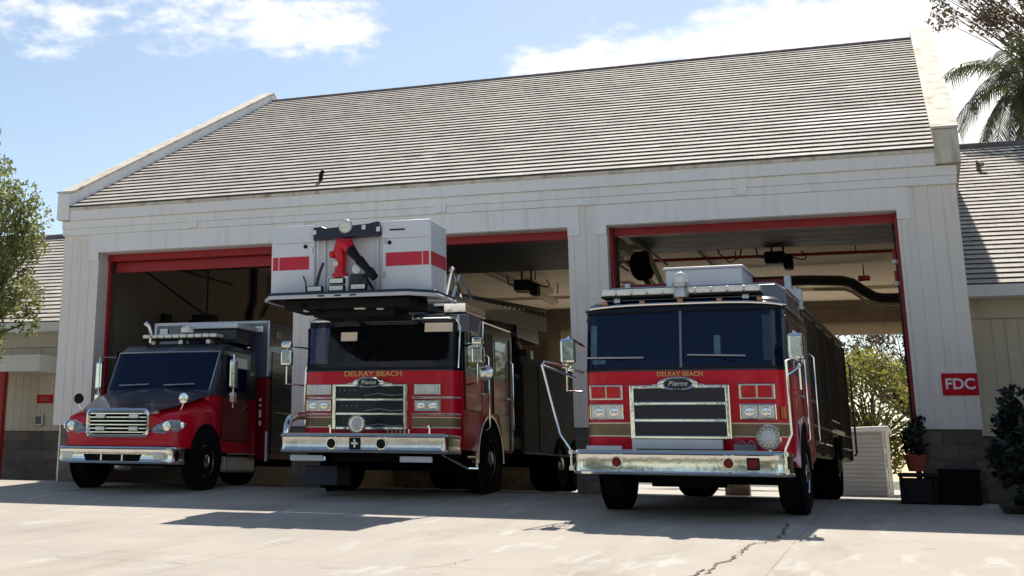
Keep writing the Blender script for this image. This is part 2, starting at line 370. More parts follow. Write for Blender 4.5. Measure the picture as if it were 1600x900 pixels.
def text(name, s, size, m, parent, loc, rot=(rad(90), 0, 0), depth=.004, sx=1.0, bold=.0, align='CENTER', shear=0):
    cu = bpy.data.curves.new(name, 'FONT'); cu.body = s; cu.size = size; cu.extrude = depth; cu.offset = bold; cu.align_x = align; cu.align_y = 'CENTER'; cu.shear = shear
    t = bpy.data.objects.new(name + '_t', cu); COL.objects.link(t)
    dg = bpy.context.evaluated_depsgraph_get(); dg.update()
    me = bpy.data.meshes.new_from_object(t.evaluated_get(dg)); bpy.data.objects.remove(t)
    me.materials.clear(); me.materials.append(m)
    o = bpy.data.objects.new(name, me); COL.objects.link(o)
    o.parent = parent; o.location = Vector(loc) - OFF[parent.name]; o.rotation_euler = rot; o.scale = (sx, 1, 1)
    return o
# ================================================================ SETTING
def gz(y):                                    # apron falls to the street, bay floor falls slightly to the rear
    if y > 18: return -.18
    if y > 0: return -.01 * y
    if y > -24: return .052 * y
    return -1.248
def strip(x0, x1, ys, dz=0.0, nx=1):
    m = MB(); V = [[m.bm.verts.new((x0 + (x1 - x0) * i / nx, y, gz(y) + dz)) for i in range(nx + 1)] for y in ys]
    for a, b in zip(V, V[1:]):
        for i in range(nx): m.bm.faces.new((a[i], a[i + 1], b[i + 1], b[i]))
    return m
struct('ground', strip(-700, 700, [-700, -24, 0, 18, 900], -.03), SOIL)
struct('street', strip(-700, 700, [-60, -34], .0), ASPH)
struct('apron', strip(-40, 14, [-33.9, -24, -.0], -.004, 4), CONC)
struct('bay_floor', strip(-14.9, .9, [0.0, 18.0], -.002), FLOOR)
struct('rear_yard', strip(-40, 14, [18.02, 60], -.004), CONC)
struct('side_yard', strip(-40, -15.0, [.02, 3.9], -.004), CONC)
struct('planting_bed', strip(1.0, 6.5, [-1.9, 0.0, 3.5], .012), MULCH)

def ribbon(pts, wd, seed, z=.004):
    rnd = random.Random(seed); m = MB(); prev = None
    P = []
    for (a, b) in zip(pts, pts[1:]):
        n = max(2, int(math.hypot(b[0] - a[0], b[1] - a[1]) / .10))
        for i in range(n):
            t = i / n; P.append((a[0] + (b[0] - a[0]) * t + rnd.gauss(0, .018), a[1] + (b[1] - a[1]) * t + rnd.gauss(0, .03)))
    for i in range(len(P)):
        a = P[max(0, i - 1)]; b = P[min(len(P) - 1, i + 1)]
        dx, dy = b[0] - a[0], b[1] - a[1]; l = math.hypot(dx, dy) or 1
        ww = wd * .62 * rnd.uniform(.2, 1.5) / 2
        A = (P[i][0] - dy / l * ww, P[i][1] + dx / l * ww); B = (P[i][0] + dy / l * ww, P[i][1] - dx / l * ww)
        cur = (m.bm.verts.new((A[0], A[1], gz(A[1]) + z)), m.bm.verts.new((B[0], B[1], gz(B[1]) + z)))
        if prev: m.bm.faces.new((prev[0], prev[1], cur[1], cur[0]))
        prev = cur
    return m
CRK = [([(-1.45, -4.42), (-1.37, -6.61), (-1.6, -7.06), (-1.6, -8.32), (-1.67, -8.91), (-1.68, -9.87)], 0.035), ([(-1.6, -7.06), (-1.59, -7.84), (-1.68, -8.12)], 0.012), ([(-1.73, -9.46), (-1.79, -10.19), (-1.96, -11.29)], 0.045), ([(-3.89, -5.1), (-3.86, -5.74), (-3.96, -5.87)], 0.03), ([(-3.89, -5.1), (-4.01, -5.43), (-4.0, -6.07)], 0.02), ([(-8.15, -10.86), (-7.28, -10.74), (-6.44, -10.74), (-5.97, -10.82)], 0.012), ([(-4.9, -10.6), (-4.27, -10.49), (-3.94, -10.05), (-3.8, -9.33)], 0.012), ([(-8.36, -7.53), (-9.12, -7.46), (-10.01, -7.52)], 0.008)]
for i, (pts, wd) in enumerate(CRK):
    struct('pavement_crack', ribbon(pts, wd, 5 + i), CRACK)

# ================================================================ FIRE STATION
ST = thing('fire_station', 'three bay fire station with pale facade, open bays and long grey tiled gable roof', 'building', (-7, 0, 0))
DOORS = [(-14.14, -10.0), (-9.43, -5.0), (-4.35, .06)]
PIL = [(-14.95, -14.14), (-10.0, -9.43), (-5.0, -4.35), (.06, .92)]
def clad(m, x0, x1, y, z0, z1, th=.02, pitch=.203, ph=0.0, axis='y', sgn=-1):
    # grooved board: front profile with narrow grooves
    pts = [(x0, y + th * -sgn)]
    pts.append((x0, y)); x = x0 + pitch - ph
    while x < x1 - .03:
        pts += [(x - .006, y), (x - .004, y + .012 * -sgn), (x + .004, y + .012 * -sgn), (x + .006, y)]; x += pitch
    pts += [(x1, y), (x1, y + th * -sgn)]
    m.prism(pts, 'z', z0, z1)
for i, (a, b) in enumerate(PIL):
    m = MB(); top = 4.62
    m.box(a + .004, b - .004, .022, .42, 1.03, 4.30)
    clad(m, a, b, 0.0, 1.02, top, ph=.05 * i)
    m.build('pillar', CLAD, ST, bevel=.002)
    m = MB(); m.box(a + (.17 if i == 0 else .012), b - .012, .02, .41, -.06, 1.02); m.build('block_base', BLOCK, ST, bevel=.004)
m = MB(); m.box(-14.93, .90, .023, .42, 4.302, 4.95); m.build('header', PAINT, ST)
for a, b in DOORS:
    m = MB(); r = .2
    m.prism([(a - r, 4.12), (a - r, 4.618), (b + r, 4.618), (b + r, 4.12), (b, 4.12), (b, 4.27), (a, 4.27), (a, 4.12)], 'y', -.026, .021)
    m.build('door_surround', PAINT, ST, bevel=.003)
    m = MB(); m.box(a + .001, b - .001, .024, .42, 4.262, 4.30); m.build('soffit_trim', PAINT, ST)
m = MB(); m.box(-14.97, .94, -.055, .02, 4.62, 4.745); m.box(-14.98, .95, -.075, .02, 4.747, 4.90); m.build('cornice_band', PAINT, ST, bevel=.004)
m = MB(); m.box(-14.78, .67, -.13, .02, 4.902, 5.155); m.build('fascia', PAINT, ST, bevel=.004)
bx('gutter_edge', PARA, ST, -14.78, .67, -.16, -.132, 5.10, 5.16, bevel=.004)
for x in (-12.16, -7.29, -2.28):
    bx('joist_end', PAINT, ST, x, x + .19, -.10, -.055, 4.63, 4.80, bevel=.004)
# side walls, rear wall, ceiling
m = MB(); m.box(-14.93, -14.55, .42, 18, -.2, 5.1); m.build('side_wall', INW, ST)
m = MB(); m.box(.55, .90, .42, 18, -.2, 5.1); m.build('side_wall', CREAM, ST)
m = MB()
m.box(-14.55, -9.43, 18.0, 18.3, -.2, 5.1); m.box(-5.0, -4.35, 18.0, 18.3, -.2, 4.12); m.box(.06, .55, 18., 18.3, -.2, 4.12)
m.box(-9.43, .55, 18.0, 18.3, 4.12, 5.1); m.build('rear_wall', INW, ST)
for a_, b_ in ((-14.54, -9.44), (-4.99, -4.36), (.07, .54)): bx('rear_shade_strip', BLOCK, ST, a_, b_, 17.6 if a_ < -14 else 17.96, 17.995, -.2, 1.25)  # dark strip added so the space under the trucks reads as shade
bx('rear_lintel', CREAM, ST, -9.43, .55, 17.97, 17.998, 4.10, 4.43)
m = MB(); m.box(-14.55, .55, .43, 17.99, 5.02, 5.10); m.build('ceiling', CEIL, ST)
for y in (6.9, 14.9): bx('ceiling_beam', CEIL, ST, -14.5, .5, y, y + .12, 4.94, 5.018)
# roof
def roof(root, x0, x1, y0, z0, y1, z1, n, t=.027, tw=.33, seed=1, back=None, m_=TILE, name='roof'):
    rnd = random.Random(seed); bm = bmesh.new(); uvl = bm.loops.layers.uv.new('UVMap')
    S = Vector((0, y1 - y0, z1 - z0)); Ls = S.length; S.normalize(); Nn = Vector((0, -S.z, S.y)); dl = Ls / n
    nt_ = max(1, round((x1 - x0) / tw)); tw = (x1 - x0) / nt_
    off = OFF[root.name]
    def fc(ps, uvs):
        f = bm.faces.new([bm.verts.new(Vector(p) - off) for p in ps])
        for l_, uv in zip(f.loops, uvs): l_[uvl].uv = uv
    for i in range(n):
        s0 = i * dl; s1 = (i + 1) * dl
        B0 = Vector((0, y0, z0)) + S * s0; B1 = Vector((0, y0, z0)) + S * s1
        for j in range(nt_):
            a = x0 + j * tw; b = a + tw; k = t + rnd.gauss(0, .0012); sl = rnd.gauss(0, .0015)
            pa, pb = Vector((a, *(B0 + Nn * k + S * sl)[1:])), Vector((b, *(B0 + Nn * k + S * sl)[1:]))
            qa, qb = Vector((a, *(B1 + Nn * .002)[1:])), Vector((b, *(B1 + Nn * .002)[1:]))
            u0, u1, v0, v1 = a - x0, b - x0, i * .27 + .01, (i + 1) * .27 - .01
            fc([pa, pb, qb, qa], [(u0, v0), (u1, v0), (u1, v1), (u0, v1)])
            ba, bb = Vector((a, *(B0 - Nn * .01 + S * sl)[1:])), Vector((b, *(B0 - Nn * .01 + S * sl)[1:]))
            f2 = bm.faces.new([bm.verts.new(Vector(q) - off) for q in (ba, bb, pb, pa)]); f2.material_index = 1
    if back:
        yb, zb = back
        fc([(x0, y1, z1), (x1, y1, z1), (x1, yb, zb), (x0, yb, zb)], [(0, 0), (x1 - x0, 0), (x1 - x0, 10), (0, 10)])
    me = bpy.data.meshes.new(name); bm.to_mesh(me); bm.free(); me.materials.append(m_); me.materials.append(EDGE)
    o = bpy.data.objects.new(name, me); COL.objects.link(o); o.parent = root; OFF[o.name] = off
    return o
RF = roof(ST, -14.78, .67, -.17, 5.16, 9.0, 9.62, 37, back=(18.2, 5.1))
m = MB()
for k in range(46):
    x = -14.78 + k * (15.45 / 46); m.tube([(x, 9.0, 9.61), (x + .35, 9.0, 9.62)], [.075, .06], 10)
m.build('ridge_cap', CAPT, RF, smooth=True)
m = MB(); yv, zv = .42, 5.16 + .4865 * .59
m.tube([(-9.68, yv, zv - .05), (-9.68, yv, zv + .13), (-9.66, yv - .02, zv + .15), (-9.62, yv - .06, zv + .17)], .04, 10); m.build('vent_pipe', BLK, RF, smooth=True)
# gable walls with parapets
for a, b, ra, rb, nm in ((-15.06, -14.78, -14.93, -14.70, 'l'), (.67, 1.02, .60, .92, 'r')):
    m = MB()
    m.prism([(-.17, 4.92), (-.17, 5.44), (-.02, 5.48), (9.0, 9.83), (18.3, 5.44), (18.3, 4.92)], 'x', a, b); m.build('parapet', PAINT if nm == 'l' else PARA, ST, bevel=.008)
    m = MB(); m.prism([(-.19, 5.443), (-.19, 5.485), (-.03, 5.53), (9.0, 9.875), (18.3, 5.485), (18.3, 5.443), (9.0, 9.833), (-.02, 5.483)], 'x', a - .02, b + .02); m.build('parapet_cap', PARA, ST, bevel=.005)
m = MB(); m.box(-15.0, -14.955, .3, 18.2, -.2, 4.91); m.build('gable_cladding', CLAD, ST)
# red door frames and overhead doors
for i, (a, b) in enumerate(DOORS):
    m = MB(); y0 = .20 if i == 2 else .36
    m.box(a, a + .05, y0, .46, -.02, 4.26); m.box(b - .05, b, y0, .46, -.02, 4.26); m.box(a + .05, b - .05, .30, .46, 4.13, 4.26)
    m.build('door_frame', REDP, ST, bevel=.004)
    d = MB()
    zz = (4.34, 4.28, 4.38)[i]; L_ = (5, 8, 6)[i]
    for k in range(L_): d.box(a + .1, b - .1, .72 + k * .52, .72 + k * .52 + .505, zz, zz + .05)
    for k in range(2):
        A_ = rad(20 + 35 * k)
        d.box(a + .1, b - .1, .50 + .11 * k, .54 + .11 * k, zz - .13 + k * .08, zz - .02 + k * .07)
    do = d.build('overhead_door', DOORP, ST, bevel=.004)
    t = MB()
    for x in (a + .06, b - .06):
        t.tube([(x, .52, 0), (x, .52, zz - .35), (x, .60, zz - .12), (x, .80, zz), (x, 5.6, zz + .02)], .025, 6)
    t.tube([(a, .62, 4.62), (b, .62, 4.62)], .035, 8)
    t.build('track', DUCT, do)
m = MB()
m.box(-14.03, -10.11, .475, .53, 3.93, 4.125); m.build('door_bottom_section', REDP, ST, bevel=.006)
# rear doors
for i, (a, b) in enumerate(DOORS):
    m = MB()
    z0 = -.15 if i == 0 else 4.42
    k = z0
    while k < 5.0:
        m.box(a - .2, b + .2, 17.80, 17.86, k, min(k + .20, 5.0)); k += .205
    m.build('rear_door', DOORB, ST)
# fittings seen through the bays
T_ = thing('ceiling_rail', 'long cream rail hung below the ceiling over the left bay, ending in a black motor', 'door opener', (-13.6, 3.6, 3.2), group=None)
m = MB(); m.box(-13.66, -13.54, 3.7, 8.1, 3.17, 3.27); m.build('rail', RAIL, T_, bevel=.01)
m = MB(); m.box(-13.86, -13.40, 3.3, 3.68, 3.0, 3.42); m.tube([(-13.9, 3.45, 3.2), (-14.0, 3.45, 3.2)], .12, 12); m.build('motor', BLK, T_, bevel=.03)
MB().tube([(-13.6, 8.0, 3.27), (-13.6, 8.0, 5.02)], .016, 6).build('hanger', BLK, T_)
m = MB(); m.tube([(-13.6, 3.5, 3.42), (-13.6, 3.5, 5.02)], .016, 6); m.tube([(-13.6, 3.5, 3.4), (-14.52, 2.2, 4.3)], .018, 6); m.tube([(-13.6, 3.5, 3.2), (-14.55, 3.4, 3.3)], .016, 6)
m.tube([(-13.6, 3.5, 3.1), (-14.55, 3.6, 2.6)], .016, 6); m.box(-14.56, -14.44, 3.2, 3.5, 3.15, 3.45); m.build('hanger', BLK, T_)
for x, ln, lab in ((-8.52, 13.6, 'cream ceiling rail nearer the outer wall, seen over the middle bay'), (-8.12, 11.4, 'shorter cream ceiling rail seen over the middle bay, beside the longer one')):
    T_ = thing('ceiling_rail', lab, 'ceiling rail', (x, 3, 4.7), group='rails under the ceiling of the middle bay')
    m = MB(); m.box(x - .1, x + .1, 3.0, ln, 4.62, 4.76); m.build('rail', RAIL, T_, bevel=.02)
    for y in (4, 7, 10, 12.3): MB().tube([(x, y, 4.76), (x, y, 5.03)], .015, 6).build('hanger', BLK, T_)
def opener(x, y, z, lab):
    T_ = thing('door_opener', lab, 'door opener', (x, y, z), group='black door openers under the ceiling')
    m = MB(); m.box(x - .22, x + .14, y, y + .5, z - .02, z + .2); m.box(x + .10, x + .26, y + .1, y + .4, z - .12, z + .14); m.build('motor_box', BLK, T_, bevel=.03)
    m = MB(); m.tube([(x - .22, y + .2, z + .1), (x - .34, y + .1, z + .12), (x - .36, y, z + .3)], .016, 6)
    m.tube([(x + .26, y + .2, z + .1)] + [(x + .26 + .24 * math.sin(t), y + .2, z + .1 - .12 * math.sin(t * 1.0) + .22 * (1 - math.cos(t)) / 2) for t in (.4, .8, 1.2, 1.6, 2.0, 2.4)], .014, 6); m.build('cable', DUCT, T_, smooth=True)
    for dx in (-.1, .1): MB().tube([(x + dx, y + .25, z + .2), (x + dx, y + .25, 5.02)], .02, 6).build('hanger', BLK, T_)
    m = MB(); m.box(x - .2, x + .1, y + .02, y + .3, z - .05, z - .021); m.build('lamp_cover', RAIL, T_, bevel=.01)
opener(-2.05, 4.0, 4.14, 'black opener box with a looped cable under the ceiling of the right bay')
opener(-7.25, 5.6, 4.02, 'black opener box with a looped cable under the ceiling of the middle bay')
T_ = thing('hose_reel', 'black exhaust hose reel on cream arms high in the left corner of the right bay', 'hose reel', (-4.45, 3.5, 4.2))
m = MB(); m.lathe((-4.45, 3.7, 4.12), (1, -.5, 0), [(-.09, .06), (-.09, .27), (-.07, .28), (-.07, .2), (.07, .2), (.07, .28), (.09, .27), (.09, .06)], 20); m.build('drum', BLK, T_, smooth=True)
m = MB(); m.tube([(-4.95, 3.6, 4.74), (-4.62, 3.7, 4.34)], .065, 6); m.tube([(-4.75, 3.75, 4.8), (-4.36, 3.8, 4.40), (-4.12, 3.8, 3.78)], .055, 6); m.box(-4.95, -4.70, 3.55, 3.8, 4.74, 5.02); m.build('arm', RAIL, T_)
m = MB(); m.tube([(-4.5, 3.7, 4.0), (-4.3, 3.7, 3.7), (-4.35, 3.7, 3.2), (-4.4, 3.7, 2.2)], .05, 8); m.build('hose', DUCT, T_, smooth=True)
T_ = thing('exhaust_duct', 'dark kinked duct with a pale pipe below it crossing the right bay under the ceiling', 'duct', (-1.5, 11.5, 4.5))
m = MB(); m.tube([(-3.6, 11.0, 4.70), (-2.0, 11.0, 4.70), (-1.25, 11.0, 4.66), (-1.05, 11.0, 4.60), (-.80, 11.0, 4.40), (-.60, 11.0, 4.27), (-.4, 11., 4.23), (.5, 11.0, 4.22)], .12, 12); m.build('duct', DUCT, T_, smooth=True)
m = MB(); m.tube([(-1.85, 10.8, 4.46), (-1.2, 10.8, 4.44), (-1.05, 10.8, 4.38), (-.75, 10.8, 4.14), (-.6, 10.8, 4.08), (.5, 10.8, 4.06)], .035, 8); m.build('pipe', RAIL, T_, smooth=True)
for z, s in ((3.62, 'upper'), (3.28, 'lower')):
    T_ = thing('strobe_light', '%s of the two small red and clear warning lamps on the right door jamb' % s, 'warning lamp', (0, .5, z), group='warning lamps on the right door jamb')
    bx('housing', REDP, T_, -.055, .0, .48, .56, z - .02, z + .13, bevel=.008)
    m = MB(); m.lathe((-.03, .47, z - .05), (0, -.2, -1), [(0, .05), (.03, .055), (.06, .04), (.075, .001)], 12); m.build('lens', LENS, T_, smooth=True)
T_ = thing('exit_lamp', 'small red lamp under the ceiling beyond the kinked duct', 'lamp', (-1.2, 11, 4.75))
m = MB(); m.lathe((-.78, 11.0, 4.70), (1, 0, 0), [(-.14, .01), (-.12, .07), (.12, .07), (.14, .01)], 12); m.build('lamp_body', LENSR, T_, smooth=True)
m = MB(); m.tube([(-.78, 11, 4.75), (-.78, 11, 5.02)], .015, 6); m.build('stem', BLK, T_)
# pipes and lamps fixed under the ceiling
for i, (p, lab) in enumerate(((((-3.9, 1.2, 4.93), (-3.9, 17.5, 4.93)), 'thin pipe under the ceiling along the left of the right bay'), (((-9.3, 8.2, 4.88), (.4, 8.2, 4.88)), 'thin pipe crossing under the ceiling of the middle and right bays'),
        (((-5.6, 1.5, 4.86), (-5.6, 17.5, 4.86)), 'thin pipe under the ceiling along the right of the middle bay'), (((-14.4, 6.0, 4.8), (-10.2, 6.0, 4.8)), 'thin pipe crossing under the ceiling of the left bay'))):
    T_ = thing('sprinkler_pipe', lab, 'pipe', p[0], group='thin pipes under the bay ceiling')
    MB().tube(p, .035, 8).build('pipe', REDP if i == 1 else LEAD, T_, smooth=True)
    a, b = Vector(p[0]), Vector(p[1])
    for k in range(4):
        q = a.lerp(b, (k + .5) / 4); MB().tube([q, q + Vector((0, 0, 5.02 - q.z))], .012, 6).build('hanger', BLK, T_)
for x, y, lab in ((-6.4, 8.0, 'unlit long ceiling lamp over the front of the middle bay'), (-6.4, 12.5, 'unlit long ceiling lamp deep in the middle bay'), (-2.6, 12.8, 'unlit long ceiling lamp deep in the right bay'), (-11.6, 5.2, 'unlit long ceiling lamp in the left bay')):
    T_ = thing('ceiling_lamp', lab, 'ceiling lamp', (x, y, 4.9), group='unlit long lamps under the ceiling')
    bx('tray', OFFW, T_, x - .16, x + .16, y, y + 2.4, 4.86, 4.93, bevel=.01)
    for dx in (-.08, .08): MB().tube([(x + dx, y + .05, 4.83), (x + dx, y + 2.35, 4.83)], .02, 8).build('tube', LENS, T_, smooth=True)
    for dy in (.3, 2.1): MB().tube([(x, y + dy, 4.93), (x, y + dy, 5.02)], .01, 6).build('hanger', BLK, T_)
def cable(pts, lab):
    T_ = MB().tube(pts, .016, 6).build('cable', DUCT, None, smooth=True, off=pts[0]); tag(T_, lab, 'cable', 'cables hanging from the ceiling')
cable([(-6.0, 6, 5.02), (-6.0, 6, 4.6), (-5.8, 6.1, 4.4), (-5.6, 6.2, 4.5), (-5.5, 6.2, 5.02)], 'black cable looped down from the ceiling of the middle bay')
cable([(-3.2, 5, 5.02), (-3.2, 5, 4.5), (-3.0, 5, 4.3), (-2.8, 5, 4.4), (-2.7, 5, 5.02)], 'black cable looped down from the ceiling of the right bay')
# wall fittings of the left bay
T_ = thing('wall_conduit', 'bent dark conduit running down the rear of the left bay wall', 'conduit', (-14.5, 8, 3))
m = MB(); m.tube([(-14.5, 7.6, 5.0), (-14.5, 7.6, 4.2), (-14.5, 7.4, 3.9), (-14.5, 7.4, 2.4)], .09, 8); m.tube([(-14.5, 8.6, 5.0), (-14.5, 8.5, 4.3), (-14.5, 8.1, 3.9)], .03, 8); m.build('pipe', DUCT, T_, smooth=True)
T_ = thing('wall_locker', 'tan cabinet fixed to the wall deep in the left bay', 'cabinet', (-14.4, 9.5, 2.2))
bx('cabinet_body', INW, T_, -14.54, -14.2, 9.0, 10.2, 2.4, 3.7, bevel=.02); bx('door', INW, T_, -14.2, -14.18, 9.05, 10.15, 2.45, 3.65, bevel=.01)
bx('handle', BLK, T_, -14.18, -14.15, 9.1, 9.14, 3.0, 3.3)
# FDC sign
T_ = thing('sign', 'red sign reading FDC in white on the right pillar', 'sign', (.68, -.01, 1.66))
bx('plate', SIGNR, T_, .445, .925, -.022, -.002, 1.50, 1.815, bevel=.004)
text('lettering', 'FDC', .215, SIGNW, T_, (.685, -.0245, 1.655), sx=.98, bold=.005)

# ================================================================ WINGS
def wing(root, x0, x1, ye, ze, yr, zr, seed, wall_y, n, cx):
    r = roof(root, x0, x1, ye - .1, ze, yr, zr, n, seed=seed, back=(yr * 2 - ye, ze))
    m = MB(); m.tube([(x0, yr, zr + .03), (x1, yr, zr + .03)], .09, 8); m.build('ridge_cap', CAPT, r)
    bx('fascia', PAINT, root, x0, x1, ye - .12, wall_y, ze - .20, ze - .005, bevel=.004)
    bx('trim_band', CREAM, root, x0, x1, wall_y - .04, wall_y + .02, ze - .52, ze - .205, bevel=.004)
    m = MB(); m.box(x0, x1, wall_y + .021, wall_y + .3, 1.02, ze - .2); clad(m, x0, x1, wall_y, 1.02, ze - .525); m.build('wall', CREAM, root)
    bx('block_base', BLOCK, root, x0 + .01, x1 - .01, wall_y + .012, wall_y + .28, -.3, 1.018)
    return r
WL = thing('left_wing', 'low tan wing with a tiled roof left of the three bays', 'building', (-18, 3.5, 0))
wing(WL, -32, -15.0, 3.5, 3.37, 10.2, 6.55, 3, 3.85, 25, 0)
m = MB(); m.box(-20.5, -17.42, 3.0, 3.84, 2.26, 2.62); m.build('canopy', PAINT, WL, bevel=.01)
m = MB(); m.box(-18.56, -18.38, 3.1, 3.24, -.02, 2.26); m.build('post', REDD, WL, bevel=.006)
m = MB(); m.box(-15.05 - .17, -15.05, 3.1, 3.84, 2.7, 3.17); m.build('return_trim', PAINT, WL)
m = MB(); m.prism([(-15.02, 1.02), (-15.02, .70), (-15.2, .70), (-15.12, 1.02)], 'y', .6, .9); m.build('splash_trim', WHT, WL, bevel=.004)
T_ = thing('sign', 'small red notice on the tan wing wall', 'sign', (-17.75, 3.83, 1.7))
bx('plate', SIGNR, T_, -17.98, -17.58, 3.81, 3.845, 1.62, 1.80, bevel=.003)
for k, wd in enumerate((.26, .22)):
    bx('lettering', STRP, T_, -17.78 - wd / 2, -17.78 + wd / 2, 3.806, 3.81, 1.675 + k * .055, 1.70 + k * .055)
T_ = thing('wall_box', 'small grey utility box under the red notice', 'utility box', (-17.85, 3.83, 1.2))
bx('case', ALU, T_, -17.98, -17.76, 3.76, 3.845, 1.13, 1.36, bevel=.006); bx('cover', LEAD, T_, -17.95, -17.79, 3.752, 3.76, 1.16, 1.33, bevel=.004)
WR = thing('right_wing', 'low tan wing with a tiled roof right of the FDC pillar', 'building', (1.5, 3.0, 0))
wr = wing(WR, .93, 12, 3.0, 3.46, 11.85, 7.72, 4, 3.35, 36, 0)
bx('corner_board', CREAM, WR, .98, 1.16, 3.27, 3.348, 1.02, 2.93, bevel=.004)
m = MB(); m.tube([(1.75, 9.9, 6.75), (1.75, 9.9, 7.0), (1.83, 9.8, 6.9)], .05, 8); m.build('vent_pipe', CAPT, wr, smooth=True)

# rear yard enclosure seen through the right bay
T_ = thing('siding_enclosure', 'grey ribbed enclosure behind the right bay under green bushes', 'enclosure', (-1.2, 22.5, -.18))
m = MB()
k = -.15
while k < 1.6:
    m.box(-2.6, -.80, 22.52 - .012, 22.56, k, k + .118); k += .125
m.box(-2.6, -.80, 22.55, 22.60, -.17, 1.66); m.build('ribbed_wall', FENCE, T_, bevel=.006)
bx('corner_post', WHT, T_, -.80, -.74, 22.49, 22.56, -.18, 1.72, bevel=.004)
bx('side_panel', CREAM, T_, -.735, -.70, 22.6, 27, -.18, 1.80); 
m = MB(); m.prism([(-2.7, 1.62), (-2.7, 1.74), (-.6, 1.84), (-.6, 1.72)], 'y', 22.4, 27); m.build('lid', OFFW, T_, bevel=.01)
T_.location.x -= .2
# ================================================================ VEHICLES
def surf(u, z, hw, vf, bow=.05, r=.2):
    v = (vf(z) if callable(vf) else vf) + bow * (u / hw) ** 2
    e = abs(u) - (hw - r)
    if e > 0: v += r - math.sqrt(max(0, r * r - min(e, r) ** 2))
    return v
def usamp(hw, r, lo=None, hi=None):
    us = [-hw + r * (1 - math.cos(math.pi / 2 * k / 7)) for k in range(8)] 
    us += [-(hw - r) + 2 * (hw - r) * k / 10 for k in range(1, 10)]
    us += [-u for u in reversed(us[:8])]
    if lo is not None: us = [lo] + [u for u in us if lo < u < hi] + [hi]
    return us
def hull(m, hw, vf, vb, zs, bow=.05, r=.2, shrink=None, hole=None):
    rings = []
    for i, z in enumerate(zs):
        k = shrink[i] if shrink else 0
        ring = [(-(hw - k), vb, z)]
        for u in usamp(hw, r):
            ring.append((u * (hw - k) / hw, surf(u, z, hw, vf, bow, r) + k, z))
        ring.append(((hw - k), vb, z)); rings.append(ring)
    if not hole: m.ring(rings); return
    R = [[m.bm.verts.new(p) for p in q] for q in rings]; n = len(R[0])
    for a, b in zip(R, R[1:]):
        for i in range(n):
            j = (i + 1) % n
            if a[i].co.z >= hole[0] - .001 and b[i].co.z <= hole[1] + .001 and abs(a[i].co.x) <= hole[2] and abs(a[j].co.x) <= hole[2] and i not in (0, n - 1) and a[i].co.y < 1.9 and a[j].co.y < 1.9: continue
            m.bm.faces.new((a[i], a[j], b[j], b[i]))
    m.bm.faces.new(list(reversed(R[0]))); m.bm.faces.new(R[-1])
def cab_interior(root, hw, vd, zb, zt, back):
    # dash, steering wheel, two seats with headrests and a rear partition
    bx('dashboard', DASH, root, -hw + .08, hw - .08, vd, vd + .42, zb - .0, zb + .16, bevel=.05)
    bx('partition', DASH, root, -hw + .05, hw - .05, back, back + .04, zb, zt)
    for u in (-.68, .68):
        st = bx('seat', SEAT, root, u - .25, u + .25, vd + 1.0, vd + 1.16, zb, zb + .44, bevel=.06)
        bx('headrest', SEAT, st, u - .14, u + .14, vd + 1.02, vd + 1.13, zb + .45, zb + .62, bevel=.04)
        MB().tube([(u + .18, vd + .98, zb + .42), (u - .18, vd + .98, zb)], .022, 6).build('seat_belt', DASH, st)
    c = Vector((.66, vd + .52, zb + .17)); m = MB(); m.tube([c + Vector((.22 * math.cos(a), .10 * math.sin(a), .19 * math.sin(a))) for a in [2 * math.pi * k / 24 for k in range(25)]], .016, 6)
    m.tube([c + Vector((-.2, 0, 0)), c + Vector((.2, 0, 0))], .014, 6); m.build('steering_wheel', DASH, root, smooth=True)
def face_panel(m, u0, u1, z0, z1, hw, vf, bow, r, d0=.006, nz_=3, th=.01, zf=None):
    us = usamp(hw, r, u0, u1)
    fr = [[Vector((u, surf(u, z0 + (z1 - z0) * j / nz_, hw, vf, bow, r) - d0, z0 + (z1 - z0) * j / nz_)) for u in us] for j in range(nz_ + 1)]
    R = [[m.bm.verts.new(p) for p in row] for row in fr]
    for a, b in zip(R, R[1:]):
        for i in range(len(us) - 1): m.bm.faces.new((a[i], a[i + 1], b[i + 1], b[i]))
def face_trim(m, pts, hw, vf, bow, r, rad_=.018, d0=.0, seg=6):
    P = [Vector((u, surf(u, z, hw, vf, bow, r) - d0, z)) for u, z in pts]
    m.tube(P, rad_, seg)
def wheel(root, u, v, z, r, wd, side, name='wheel', dual=False, rimm=None):
    # side +1: outer face points to +u ; parts: tyre > rim > hub
    m = MB(); h = wd / 2
    m.lathe((u, v, z), (side, 0, 0), [(-h, r * .55), (-h, r * .86), (-h * .8, r * .97), (-h * .5, r), (h * .5, r), (h * .8, r * .97), (h, r * .86), (h, r * .58), (h * .7, r * .56), (h * .3, r * .56)], 32)
    ty = m.build('wheel', RUB, root, smooth=True)
    m = MB(); m.lathe((u, v, z), (side, 0, 0), [(h * .2, r * .56), (h * .86, r * .575), (h * .9, r * .54), (h * .55, r * .50), (h * .35, r * .3), (h * .45, r * .24), (h * .95, r * .22), (h * 1.05, r * .16), (h * 1.1, .001)], 32)
    rm = m.build('rim', rimm or CHR2, ty, smooth=True)
    m = MB()
    for k in range(10):
        a = 2 * math.pi * k / 10; c = (u + side * h * .42, v + math.cos(a) * r * .36, z + math.sin(a) * r * .36)
        m.lathe(c, (side, 0, 0), [(0, .022), (.04, .02), (.045, .001)], 6)
    m.build('wheel_nut', CHR2, rm)
    return ty
